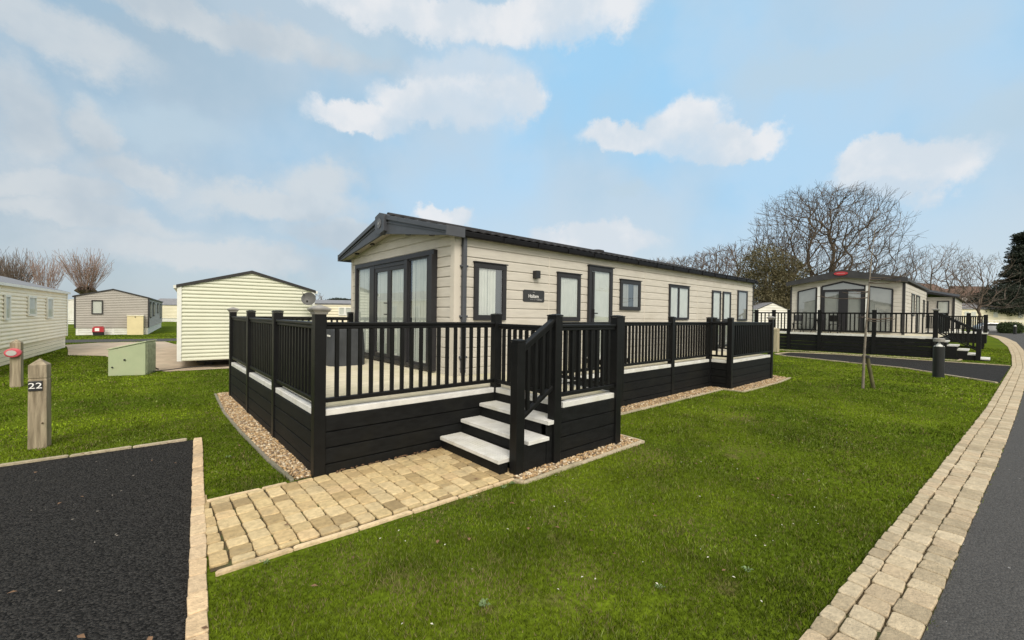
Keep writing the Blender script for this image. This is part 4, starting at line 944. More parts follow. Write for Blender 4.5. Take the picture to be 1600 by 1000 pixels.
PYm = [1.65, 3.74, 5.91, 7.29, 8.03, 8.91, 10.6]
for y in PYm: make_post(ld, LDX, y, z1=2.12, s=.16, cap='grey' if y < 2 else 'dark')
for a, b_ in zip(PYm, PYm[1:]): rail_section(ld, (LDX, b_), (LDX, a), z=2.02, zb=1.09, spacing=.175, bar=.05, bw=.1, single=True)
rail_section(ld, (28.2, 1.65), (31.5, 1.65), z=2.02, zb=1.09, spacing=.175, bar=.05, bw=.1, single=False)
# side steps heading towards -Y
for k in range(5):
    z = DZ2 - .17 * (k + 1)
    if z > .05:
        ya = 1.60 - .31 * k
        build(MB().box(LDX + .1, LDX + 1.5, ya - .34, ya, z - .05, z), 'tread', 'white', ld); build(MB().box(LDX + .12, LDX + 1.48, ya - .30, ya - .28, max(0, z - .17), z - .05), 'riser', 'black', ld)
b = MB()
for k in range(4): b.box(LDX + .07, LDX + .095, 1.60 - .31 * (k + 1), 1.598 - .31 * k, 0, DZ2 - .17 * (k + 1) - .052)
build(b, 'stringer', 'black', ld)
for xx in (LDX + .08, LDX + 1.5): make_post(ld, xx, .36, z1=1.32, s=.14)
for xx in (LDX + .08, LDX + 1.5):
    sro = build(MB().bar((xx, .42, 1.25), (xx, 1.6, 1.99), .09, .05, (1, 0, 0)), 'stair_rail', 'blackrail', ld); build(MB().bar((xx, .42, .45), (xx, 1.6, 1.15), .05, .05, (1, 0, 0)), 'bottom_rail', 'blackrail', sro)
    for k in range(7): y = .52 + k * .16; zz = (y - .42) * .62; build(MB().box(xx - .02, xx + .02, y - .02, y + .02, .45 + zz, 1.24 + zz), 'baluster', 'blackrail', sro)
# bistro set
def bistro(x, y, label, rz):
    t = thing('bistro_chair', label, 'chair', (x, y, DZ2), rz, local=True, group='black metal furniture on the lodge decking')
    l_ = MB()
    for sx in (-.2, .2):
        q = [(sx, -.25, 0), (sx, -.05, .25), (sx, -.02, .45), (sx, .12, .62), (sx, .2, .95)]; q2 = [(sx, .3, 0), (sx, .1, .25), (sx, -.2, .45)]
        for a, b in zip(q, q[1:]): l_.tube(a, b, .02, k=6)
        for a, b in zip(q2, q2[1:]): l_.tube(a, b, .02, k=6)
    build(l_, 'frame', 'metal', t); build(MB().box(-.2, .2, -.22, .15, .44, .465), 'seat', 'metal', t)
    build(MB().prism([(-.2, .11, .6), (.2, .11, .6), (.2, .2, .93), (-.2, .2, .93)], (0, .015, 0)), 'backrest', 'metal', t)
bistro(27.3, 5.45, 'black metal curved chair behind the far balustrade, right of the table', PI * .5)
bistro(27.3, 7.1, 'black metal curved chair behind the far balustrade, left of the table', -PI * .5)
tt = thing('bistro_table', 'round black metal table on the far lodge decking', 'table', (27.3, 6.2, DZ2), local=True, group='black metal furniture on the lodge decking')
build(MB().lathe((0, 0, 0), [(.42, .72), (.42, .745)], 20), 'table_top', 'metal', tt)
b = MB()
for k in range(3): a = 2 * PI * k / 3; b.tube((0, 0, .7), (.3 * math.cos(a), .3 * math.sin(a), 0), .02, k=6)
build(b, 'legs', 'metal', tt)

# wing lodge beyond, with its own deck
wl_ = thing('lodge_caravan', 'smaller beige lodge with dark sloping roof standing behind the badge gabled lodge', 'caravan', (40, 1.7, 0))
b = MB(); siding(b, (40, 6.0), (40, 1.65), .6, 3.25, .2, LAP, (-1, 0)); siding(b, (40, 1.65), (50, 1.65), .6, 3.25, .2, LAP, (0, -1)); build(b, 'wall', 'clad', wl_)
b = MB().prism([(39.7, 1.45, 3.2), (39.7, 3.6, 3.78), (39.7, 6, 3.3), (39.7, 6, 3.2), (39.7, 3.6, 3.6)], (11, 0, 0)); b.prism([(39.7, 1.45, 3.2), (39.7, 3.6, 3.78), (41.5, 3.6, 3.95), (41.5, 1.45, 3.4)], (0, 0, .05)); build(b, 'roof', 'roof', wl_)
window(wl_, (39.985, 6, 0), (0, -1, 0), (-1, 0, 0), 3.55, 4.13, 2.15, 3.0, simple=True); window(wl_, (39.985, 6, 0), (0, -1, 0), (-1, 0, 0), 2.55, 3.15, 1.4, 3.0, simple=True)
build(MB().box(39.95, 39.985, 1.62, 1.74, .6, 3.2), 'corner_trim', 'trimdark', wl_)
wd = thing('decking', 'dark solid sided decking jutting out beyond the far lodge steps', 'decking', (38, .2, 0))
b = MB().box(38, 42, .15, 3, .92, 1.0); build(b, 'deck_nosing', 'white', wd); b = MB().box(38.05, 42, .2, 3, .35, .915); build(b, 'skirting', 'black', wd)
for y in (.25, .95, 1.9): make_post(wd, 38.08, y, z1=2.15 if y > .3 else 2.05, z0=1.0, s=.18)
rail_section(wd, (38.08, 1.9), (38.08, .25), z=2.0, zb=1.2, spacing=.09, bar=.06, bw=.1, single=False); rail_section(wd, (38.08, 2.9), (38.08, 1.9), z=2.0, zb=1.2, spacing=.09, bar=.06, bw=.1, single=False)
b = MB()
for x, y in ((38.15, .4), (38.15, 2.5), (41.8, .4)): b.box(x - .1, x + .1, y - .1, y + .1, 0, .35)
build(b, 'deck_legs', 'black', wd)

# distant things at the right: cream caravan, fence, hedge, car
def ground_at(u, v):
    d = pdir(u, v); t = -EYE / d.z; return (d.x * t, d.y * t)
FD = 88.
fa = far(1497, FD); fb2 = far(1660, FD); ang = math.atan2(fb2[1] - fa[1], fb2[0] - fa[0]); fl = math.hypot(fb2[0] - fa[0], fb2[1] - fa[1])
fc = caravan('long pale cream static caravan at the far right across the road', (*fa, 0), ang, fl, 4, .4, 4.2, 4.25, 'creamF', 'creamW', 'creamW', pitch=.5, cornw=0, wins=[('g', x, x + 1.0, 2.6, 3.75, 'trimw') for x in (1.2, 2.6, 7.2, 12.3, 17)])
build(MB().prism([(0, -.2, 4.27), (fl, -.2, 4.27), (fl, 2.0, 5.6), (1.5, 2.0, 5.4)], (0, 0, .1)), 'upper_roof', 'roofgrey', fc)
b = MB(); ff = far(1518, 80); fe = far(1640, 80); dd = np.array([fe[0] - ff[0], fe[1] - ff[1]]); n_ = 46
wfn = thing('rail_fence', 'white post and rail fence in front of the far cream caravan', 'fence', (*ff, 0))
for z in (.9, 1.9): b.bar((*ff, z), (*fe, z), .08, .10)
for k in range(n_ // 3): q = np.array(ff) + dd * k / (n_ // 3 - 1); b.box(q[0] - .05, q[0] + .05, q[1] - .05, q[1] + .05, 0, 2.0)
build(b, 'fence_rails', 'trimw', wfn)

# leafy masses --------------------------------------------------------
def leafmass(name, blobs, n, size, m, parent=None, seed=0, squash=1.):
    r = np.random.default_rng(seed); cs = []; w_ = np.array([b[3] * b[4] * b[5] for b in blobs]); w_ /= w_.sum()
    idx = r.choice(len(blobs), n, p=w_); B = np.array(blobs)[idx]
    d = r.normal(size=(n, 3)); d /= np.linalg.norm(d, axis=1)[:, None]; rad = r.uniform(.45, 1.05, n) ** .6
    rad *= 1 + .18 * np.sin(d[:, 0] * 9 + idx) * np.cos(d[:, 2] * 8 + d[:, 1] * 7)
    c = B[:, :3] + d * B[:, 3:6] * rad[:, None]
    t = r.normal(size=(n, 3)); t /= np.linalg.norm(t, axis=1)[:, None]; s_ = np.cross(t, r.normal(size=(n, 3))); s_ /= np.linalg.norm(s_, axis=1)[:, None]
    sz = size * r.uniform(.5, 1.3, (n, 1)); v = np.stack([c - t * sz, c + s_ * sz * .5, c + t * sz, c - s_ * sz * .5], 1).reshape(-1, 3)
    return npmesh(name, v, np.arange(n * 4).reshape(-1, 4), m, parent, k=4)
hx, hy = ground_at(1581, 519); hd = math.hypot(hx, hy)
hx, hy = far(1581, 62); hb = far(1596, 62)
hg = thing('hedge', 'clipped dark green hedge beside the far road bend', 'hedge', (hx, hy, 0))
bl = [(hx + (hb[0] - hx) * t, hy + (hb[1] - hy) * t, .75, .75, .75, .85) for t in (-.8, -.45, -.1, .25, .5)]
leafmass('foliage', bl, 14000, .09, 'hedge', hg, 3)
build(MB().box(hx - .5, hx + .5, hy - .4, hy + .4, 0, .9), 'stems', 'bark', hg)
bx_, by_ = far(1586, 58)
b2 = thing('bollard_light', 'small distant bollard light standing before the clipped hedge', 'bollard', (bx_, by_, 0), local=True)
build(MB().lathe((0, 0, 0), [(.17, 0), (.17, 1.1)], 12), 'column', 'bollard', b2); build(MB().lathe((0, 0, 0), [(.15, 1.1), (.03, 1.3)], 12), 'lens', 'lens', b2); build(MB().lathe((0, 0, 0), [(.17, 1.3), (.17, 1.4)], 12), 'cap', 'bollard', b2)
# silver car, side on to the road
cxx, cyy = far(1552, 66)
ca = thing('parked_car', 'silver hatchback parked beyond the far decking', 'car', (cxx, cyy, 0), math.radians(-60), local=True)
prof_ = [(-2.0, .25), (2.0, .25), (2.08, .6), (1.95, .85), (1.15, 1.0), (.45, 1.48), (-.9, 1.52), (-1.75, 1.15), (-2.05, .9), (-2.08, .5)]
build(MB().prism([(x, -.85, z) for x, z in prof_], (0, 1.7, 0)), 'body', 'carpaint', ca, bevel=.08)
for sy in (-.861, .861): build(MB().prism([(x, sy, z) for x, z in ((1.0, 1.02), (.42, 1.4), (-.85, 1.44), (-1.5, 1.08))], (0, .01 * np.sign(sy), 0)), 'side_window', 'darkwin', ca)
build(MB().prism([(1.13, -.7, 1.03), (1.13, .7, 1.03), (.5, .62, 1.46), (.5, -.62, 1.46)], (.03, 0, .02)), 'windscreen', 'darkwin', ca)
for sx in (-1.3, 1.3):
    for sy in (-.87, .67): wh = build(MB().tube((sx, sy, .32), (sx, sy + .2, .32), .32, k=18), 'wheel', 'tyre', ca); build(MB().tube((sx, sy - .005, .32), (sx, sy + .205, .32), .19, k=12), 'rim', 'chrome', wh)
for sy in (-.6, .6): build(MB().box(1.98, 2.09, sy - .18, sy + .18, .62, .78), 'headlight', 'lens', ca)

# ------------------------------------------------------------------ trees
def tree_arrays(seed, base, h, wide, n=1500, stems=1, fork=.18, twig=.02, lowest=.25, tips=3, droop=0., bias=.55, pw=2.35, flat=1.0):
    """fill a dome with end points, join each to the nearest suitable branch, then thicken towards the root"""
    r = np.random.default_rng(seed); R_ = wide / 2; P = [np.array([0., 0., 0.])]; par = [-1]; gen = [0.]; Dn = [np.array([0., 0., 1.])]
    for s_ in range(stems):                      # stems
        a = 2 * PI * s_ / stems + r.uniform(-.4, .4); tl = 0. if stems == 1 else r.uniform(.10, .34); j = 0; m = 7
        top = h * (fork if stems == 1 else r.uniform(.42, .62))
        for i in range(1, m + 1):
            f = i / m; rad = R_ * tl * f ** 1.15 + (0.0 if stems == 1 else .02 * h * min(1, f * 3))
            P.append(np.array([math.cos(a) * rad + r.normal(0, .006 * h), math.sin(a) * rad + r.normal(0, .006 * h), top * f])); par.append(j); gen.append(gen[j] + 1); q0 = P[-1] - P[j]; Dn.append(q0 / np.linalg.norm(q0)); j = len(P) - 1
    d = r.normal(size=(n * 3, 3)); d[:, 2] = np.abs(d[:, 2]); d /= np.linalg.norm(d, axis=1)[:, None]; q_ = r.uniform(.12, 1, (n * 3, 1)) ** bias
    lump = 1 + .05 * np.sin(d[:, 0:1] * 5 + seed) * np.cos(d[:, 1:2] * 6 + seed * 2) + .07 * np.sin(d[:, 2:3] * 13 + d[:, 0:1] * 9)
    T = d * q_ * lump; zl = lowest; T = T * np.array([R_, R_, h * (1 - zl)]) + np.array([0, 0, h * zl]); T = T[:n]; T[:, 2] = h * (zl + (1 - zl) * np.sin(np.clip((T[:, 2] / h - zl) / (1 - zl), 0, 1.05) * PI / 2) ** .9 * .97)
    T = T[np.argsort(np.linalg.norm(T * np.array([1, 1, 1.]), axis=1))]
    for t in T:
        A = np.array(P); dv_ = t - A; L_ = np.linalg.norm(dv_, axis=1); cost = L_ * (1 + .0 * L_)
        rel = (dv_ * np.array(Dn)).sum(1) / (L_ + 1e-6); rz_ = dv_[:, 2] / (L_ + 1e-6); cost = cost * (1 + np.clip(.93 - rel, 0, 2) * 3.2 + np.clip(.1 - rz_, 0, 1.5) * 1.0) + np.where(A[:, 2] < h * fork * .75, h, 0) + np.where(np.linalg.norm(A[:, :2], axis=1) > np.linalg.norm(t[:2]) + .06 * R_, R_ * .5, 0)
        j = int(np.argmin(cost)); st = P[j]; ln = L_[j]; m = max(1, int(ln / (h * .045))); up0 = st - P[par[j]] if par[j] >= 0 else np.array([0, 0, 1.]); up0 = up0 / (np.linalg.norm(up0) + 1e-9) * ln * .3
        for i in range(1, m + 1):
            f = i / m; c_ = st * (1 - f) ** 2 + 2 * f * (1 - f) * (st + up0 + np.array([0, 0, -droop * ln])) + t * f * f; c_ = c_ + (r.normal(0, .0016 * h, 3) if i < m else 0)
            P.append(c_); par.append(j); q0 = P[-1] - P[j]; Dn.append(q0 / (np.linalg.norm(q0) + 1e-9)); j = len(P) - 1
    k0 = len(P); has = set(par)
    for i in range(k0):                          # fine twigs off the outer ends
        if i in has and r.random() > .35: continue
        e = P[i] - P[par[i]] if par[i] >= 0 else np.array([0, 0, 1.]); e = e / (np.linalg.norm(e) + 1e-9)
        if P[i][2] < h * lowest: continue
        for k in range(tips if i not in has else 1):
            v = e + r.normal(0, .33, 3) + np.array([0, 0, .12]); v /= np.linalg.norm(v); l_ = h * r.uniform(.025, .06); j = i; c_ = P[i]
            for q2 in range(2): v2 = v + r.normal(0, .12, 3); c_ = c_ + v2 / np.linalg.norm(v2) * l_ * .6; P.append(c_); par.append(j); j = len(P) - 1
    rad = np.zeros(len(P)); rad[:] = 0; acc = np.zeros(len(P))
    for i in range(len(P) - 1, 0, -1):
        rr = max(twig, acc[i] ** (1 / pw)); rad[i] = rr; acc[par[i]] += rr ** pw if acc[i] > 0 else twig ** pw * .6
    rad[0] = acc[0] ** (1 / pw); b_ = Vector(base)
    return [(b_ + Vector(P[par[i]]), b_ + Vector(P[i]), float(min(rad[par[i]], rad[i] * 1.25)) if par[i] > 0 else float(rad[i] * 1.15), float(rad[i])) for i in range(1, len(P))]
def seg_mesh(name, segs, m, parent, k=4, minr=.0):
    A = np.array([[*s_[0]] for s_ in segs]); B = np.array([[*s_[1]] for s_ in segs]); ra = np.maximum([s_[2] for s_ in segs], minr); rb_ = np.maximum([s_[3] for s_ in segs], minr)
    d = B - A; d /= np.linalg.norm(d, axis=1)[:, None] + 1e-9; ref = np.where(np.abs(d[:, 2:3]) > .9, np.array([[1., 0, 0]]), np.array([[0, 0, 1.]])); a = np.cross(d, ref); a /= np.linalg.norm(a, axis=1)[:, None]; b = np.cross(d, a)
    n = len(segs); V = []
    for P_, R_ in ((A, ra), (B, rb_)):
        for i in range(k): t = 2 * PI * i / k; V.append(P_ + (a * math.cos(t) + b * math.sin(t)) * R_[:, None])
    V = np.stack(V, 1).reshape(-1, 3); base_ = np.arange(n)[:, None] * 2 * k
    fs = [np.stack([base_[:, 0] + i, base_[:, 0] + (i + 1) % k, base_[:, 0] + k + (i + 1) % k, base_[:, 0] + k + i], 1) for i in range(k)]
    return npmesh(name, V, np.concatenate(fs), m, parent, k=4)
def bare_tree(label, u, d, h, wide, seed, n=500, stems=1, m1='bark', m2='twig', z0=0., name='bare_tree', group=None, **kw):
    x, y = far(u, d); t = thing(name, label, 'tree', (x, y, z0), group=group)
    segs = tree_arrays(seed, (x, y, z0), h, wide, n, stems, **kw); mx = max(s_[2] for s_ in segs); thr = mx * .22
    seg_mesh('trunk', [s_ for s_ in segs if s_[2] > thr], m1, t, 6); seg_mesh('crown', [s_ for s_ in segs if s_[2] <= thr], m2, t, 3); return len(segs)
cnt = 0
cnt += bare_tree('tallest bare spreading tree rising behind the badge gabled lodge', 1283, 60, 19.9, 20.5, 5, n=3600, stems=9, twig=.013, lowest=.12, tips=3, pw=2.35, bias=.45)
cnt += bare_tree('wide low bare tree at the left foot of the tallest tree', 1208, 57, 13.0, 10, 12, n=450, stems=3, twig=.016, lowest=.15)
cnt += bare_tree('bare tree between the tallest tree and the thin group', 1352, 66, 11.0, 8, 13, n=260, stems=2, twig=.016, lowest=.2)
grp = 'slim bare trees on the skyline'
sky_t = [(1395, 75, 12.6, 6, 31), (1425, 78, 14.6, 7.0, 32), (1466, 70, 14.2, 9, 33), (1492, 90, 15.5, 9, 34), (1530, 74, 13.4, 10.5, 35)]
lbs = ['slim bare tree nearest the lodge roof ridge', 'tall slim bare tree second from the lodge ridge', 'bare forked tree above the smaller lodge roof', 'faint bare tree behind the forked tree', 'bare rounded tree beside the dark conifer']
for (u, d, h, wd_, sd_), lb in zip(sky_t, lbs): cnt += bare_tree(lb, u, d, h, wd_, sd_, n=280, stems=1 if sd_ % 2 else 2, m2='twiglight', m1='twig', group=grp, twig=.013, lowest=.30, fork=.3, tips=3)
lb2 = ['leftmost low bare tree over the caravan roof', 'second low bare tree over the caravan roof', 'third low bare tree over the caravan roof', 'fourth low bare tree beside the ivy covered tree', 'low bare tree nearest the ivy covered tree']
for (u, d, h, wd_, sd_), lb in zip([(1035, 85, 13.3, 9, 41), (1065, 80, 13.0, 9, 42), (1095, 82, 14.2, 9, 43), (1122, 78, 14.6, 9, 44), (1148, 80, 15.5, 9, 45)], lb2):
    cnt += bare_tree(lb, u, d, h, wd_, sd_, n=420, twig=.017, m2='twiglight', m1='bark', group='low bare trees over the caravan roof', lowest=.3, fork=.3, tips=4)
# brambly scrub between the far lodges
for (u, d, h, wd_, sd_), lb in zip([(1440, 62, 5.3, 7, 51), (1500, 94, 8.5, 12, 52), (1548, 96, 8.5, 10, 53)], ['brown scrub behind the smaller lodge roof', 'brown scrub before the hillside houses', 'brown scrub at the foot of the dark conifer']):
    cnt += bare_tree(lb, u, d, h, wd_, sd_, n=330, stems=8, twig=.016, m2='scrubtwig', m1='scrubtwig', name='scrub', group='brown winter scrub', lowest=.0, tips=4)
# ivy clad trees
def leafy_tree(label, u, d, h, blobs, n, size, m, name, seed, cat='tree', z0=0.):
    x, y = far(u, d); t = thing(name, label, cat, (x, y, z0)); build(MB().tube((x, y, z0), (x, y, z0 + h * .8), .35, .12, 10), 'trunk', 'bark', t)
    bb = []
    for du, zc, rx, rz in blobs: fx2, fy2 = far(u + du, d + rnd.uniform(-1.2, 1.2)); bb.append((fx2, fy2, z0 + zc, rx, rx, rz))
    leafmass('crown', bb, n, size, m, t, seed); return t
leafy_tree('ivy covered olive brown tree left of the tallest bare tree', 1195, 55, 11, [(-22, 8.6, 1.9, 1.8), (0, 9.2, 2.3, 1.9), (25, 8.6, 2.2, 1.7), (-28, 6.0, 2.2, 2.0), (0, 6.0, 2.8, 2.4), (26, 5.6, 2.6, 2.2), (40, 7.5, 2.0, 1.8), (-10, 3.0, 3.4, 2.6), (25, 2.8, 3.2, 2.4), (44, 4.2, 2.2, 2.2)], 36000, .11, 'leafivy', 'ivy_tree', 4)
leafy_tree('ivy covered lower trunks beneath the tallest bare tree', 1255, 58, 7, [(-20, 4.2, 2.4, 2.6), (0, 4.8, 2.0, 2.6), (18, 4.2, 2.0, 2.4), (36, 3.6, 2.0, 2.0), (8, 7.2, .7, 1.6), (26, 7.5, .7, 1.8)], 16000, .12, 'leafivy', 'ivy_tree', 6)
cf = []
for k in range(26):
    t_ = k / 25; z = 3 + 19 * t_; wdt = (1 - t_) * 44 + 5
    for s_ in (-1, -.5, .1, .7): cf.append((s_ * wdt * rnd.uniform(.75, 1.15), z + rnd.uniform(-.7, .5), 2.3, .7))
leafy_tree('dark evergreen conifer at the right edge of the view', 1607, 97, 21, cf, 60000, .22, 'leafdk', 'conifer_tree', 8)
leafy_tree('dark evergreen bush spreading below the conifer', 1562, 90, 7, [(-16, 6.8, 3.0, 1.1), (-34, 5.8, 2.4, .8), (2, 8.0, 3.2, 1.8), (16, 6.5, 3.6, 2.4), (-12, 5.0, 4.0, 1.8), (10, 4.5, 4.0, 1.8)], 22000, .18, 'leafdk', 'evergreen_bush', 9, 'bush')
# pollarded willows at the left
def willow(label, u, d, zk, h, wd_, seed, n=150, m='willow'):
    x, y = far(u, d); q = random.Random(seed); t = thing('pollard_willow', label, 'tree', (x, y, 0), group='pollarded willows')
    big = [(Vector((x, y, 0)), Vector((x, y, zk - .4)), .35, .32)]; sm = []
    for k in range(6): a = k * PI / 3; big.append((Vector((x, y, zk - .6)), Vector((x + .8 * math.cos(a), y + .8 * math.sin(a), zk + .1)), .25, .32))
    for k in range(n):
        a = q.uniform(0, 2 * PI); tl = q.uniform(0, 1) ** .7; p = Vector((x + .7 * math.cos(a) * q.random(), y + .7 * math.sin(a) * q.random(), zk)); d_ = Vector((math.cos(a) * tl * wd_ / h * .8, math.sin(a) * tl * wd_ / h * .8, 1)).normalized(); ln = h * q.uniform(.6, 1.05); r = q.uniform(.014, .028)
        for i in range(5):
            d_ = (d_ + Vector((q.gauss(0, .05), q.gauss(0, .05), .07))).normalized(); e = p + d_ * ln / 5; sm.append((p, e, r, r * .75)); r *= .75
            if i > 0 and q.random() < .7:
                dd_ = (d_ + Vector((q.gauss(0, .3), q.gauss(0, .3), .05))).normalized(); sm.append((e, e + dd_ * ln * .25, r * .7, r * .4))
            p = e
    seg_mesh('trunk', big, 'bark', t, 8); seg_mesh('crown', sm, m, t, 3, .013)
willow('pollarded willow with upright reddish shoots above the grey caravan', 134, 50, 3.9, 4.0, 4.2, 61, 170)
willow('pollarded willow between the cream caravan roof and the skyline', 72, 52, 3.4, 4.4, 3.2, 62, 100)
willow('dense grey shooted willow at the extreme left', 22, 52, 3.2, 4.7, 4.2, 63, 200, 'twiglight')
willow('another grey shooted willow behind the far left caravan', -8, 54, 3.2, 4.5, 4.2, 64, 160, 'twiglight')
bare_tree('tiny bare tree above the satellite dish', 498, 70, 4.8, 2.2, 71, n=90, twig=.012, m1='twiglight', m2='twiglight')
leafy_tree('dark low evergreen top beyond the twin windowed caravan', 530, 42, 3, [(-9, 2.75, .7, .30), (0, 2.8, .8, .32), (9, 2.72, .8, .28)], 3000, .08, 'leafdk', 'evergreen_bush', 14, 'bush')

# young tree with stake
sp_ = thing('sapling', 'slender bare sapling tied to a short leaning stake on the lawn', 'tree', (13.1, 2.03, 0))
ps = [Vector((13.1, 2.03, 0)), Vector((13.1, 2.02, .8)), Vector((13.14, 2.0, 1.6)), Vector((13.25, 1.98, 2.5)), Vector((13.4, 1.97, 3.2)), Vector((13.6, 1.95, 3.9)), Vector((13.66, 1.93, 4.4))]
rs = [.030, .026, .021, .015, .010, .006, .003]
seg_mesh('trunk', [(ps[i], ps[i + 1], rs[i], rs[i + 1]) for i in range(6)], mat('sapling_bark', (.17, .15, .12), .8, .25, 8), sp_, 8)
q = random.Random(4); tw = []
for k in range(17):
    t = q.uniform(.32, .95); i = min(5, int(t * 6)); p = ps[i].lerp(ps[i + 1], t * 6 - i); a = q.uniform(0, 2 * PI); low = t < .6
    d_ = Vector((math.cos(a), math.sin(a), -.05 if low else .9)).normalized(); ln = q.uniform(.6, 1.15) if low else q.uniform(.3, .6); r = .012 if low else .009
    for j in range(4):
        d_ = (d_ + Vector((q.gauss(0, .08), q.gauss(0, .08), .10 if j else -.06))).normalized(); e = p + d_ * ln / 4; tw.append((p, e, r, r * .75)); r *= .75
        if j in (1, 2): dd_ = (d_ + Vector((q.gauss(0, .5), q.gauss(0, .5), .2))).normalized(); tw.append((e, e + dd_ * ln * .25, r * .8, r * .4))
        p = e
seg_mesh('crown', tw, 'twig', sp_, 4, .005)
stk = thing('tree_stake', 'short leaning wooden stake supporting the sapling', 'stake', (13.42, 1.88, 0))
build(MB().tube((13.42, 1.88, 0), (13.17, 1.98, .80), .042, .04, 10), 'stake', mat('olive_stake', (.10, .095, .045), .8, .2, 8), stk)
build(MB().tube((13.17, 2.0, .74), (13.165, 2.0, .80), .075, k=12), 'rubber_tie', 'tyre', stk)

# hillside with houses behind the lodges
hb_ = MB(); prev = None
hp = [(1180, 90, 0), (1260, 95, 2.0), (1340, 100, 5.0), (1420, 105, 7.0), (1500, 108, 7.8), (1580, 108, 7.0), (1700, 108, 6), (1900, 108, 3)]
for i in range(len(hp) - 1):
    (u0, d0, z0__), (u1, d1, z1__) = hp[i], hp[i + 1]; n0 = far(u0, d0 - 22); n1 = far(u1, d1 - 22); m0 = far(u0, d0); m1 = far(u1, d1); b0 = far(u0, d0 + 60); b1 = far(u1, d1 + 60)
    hb_.quad((*n0, -.05), (*n1, -.05), (*m1, z1__ * .75), (*m0, z0__ * .75)); hb_.quad((*m0, z0__ * .75), (*m1, z1__ * .75), (*b1, -.1), (*b0, -.1))
o = build(hb_, 'hillside', 'hill'); o['kind'] = 'structure'
def house(label, u, d, zb, wd_, dp_, hw, hr, rz, wall='creamW', name='house'):
    x, y = far(u, d); t = thing(name, label, 'house', (x, y, zb), rz, local=True, group='houses on the hillside')
    a, c = wd_ / 2, dp_ / 2; build(MB().box(-a, a, -c, c, -2, hw), 'wall', wall, t)
    build(MB().prism([(-a - .3, -c - .4, hw), (-a - .3, 0, hr), (-a - .3, c + .4, hw)], (wd_ + .6, 0, 0)), 'roof', 'tileroof', t)
    for k in range(max(2, int(wd_ / 2.5))):
        xx = -a + 1 + k * 2.5
        if xx + 1 < a: build(MB().box(xx, xx + 1.1, -c - .03, -c + .01, .6, 1.9), 'window', 'darkwin', t)
    return t
hrz = math.atan2(RGT[1], RGT[0])
house('long low brown roofed house above the lodge roof', 1425, 100, 6.2, 13, 6, 2.2, 4.4, hrz + .25)
house('brown roofed house half hidden by bare scrub', 1478, 98, 5.4, 7, 6, 2.0, 3.8, hrz - .3)
house('brown roofed house at the top of the hillside', 1512, 100, 5.6, 8, 6, 2.1, 4.4, hrz + .05)
house('pale low house beneath the hillside roofs', 1455, 92, 2.6, 9, 5, 2.4, 3.8, hrz + .1)
# sheds glimpsed between the two lodges
for u, d, W_, lb in ((1203, 50, 3.6, 'cream caravan gable with dark verge glimpsed behind the far railing'), (1228, 56, 5.2, 'pale caravan with grey roof glimpsed left of the badge gabled lodge')):
    x, y = far(u - 20, d); caravan(lb, (x, y, 0), hrz, W_, 6, .5, 2.75, 3.55, 'creamW', 'roofgrey', 'trimdark' if d == 50 else 'trimw', pitch=.3, cornw=0)

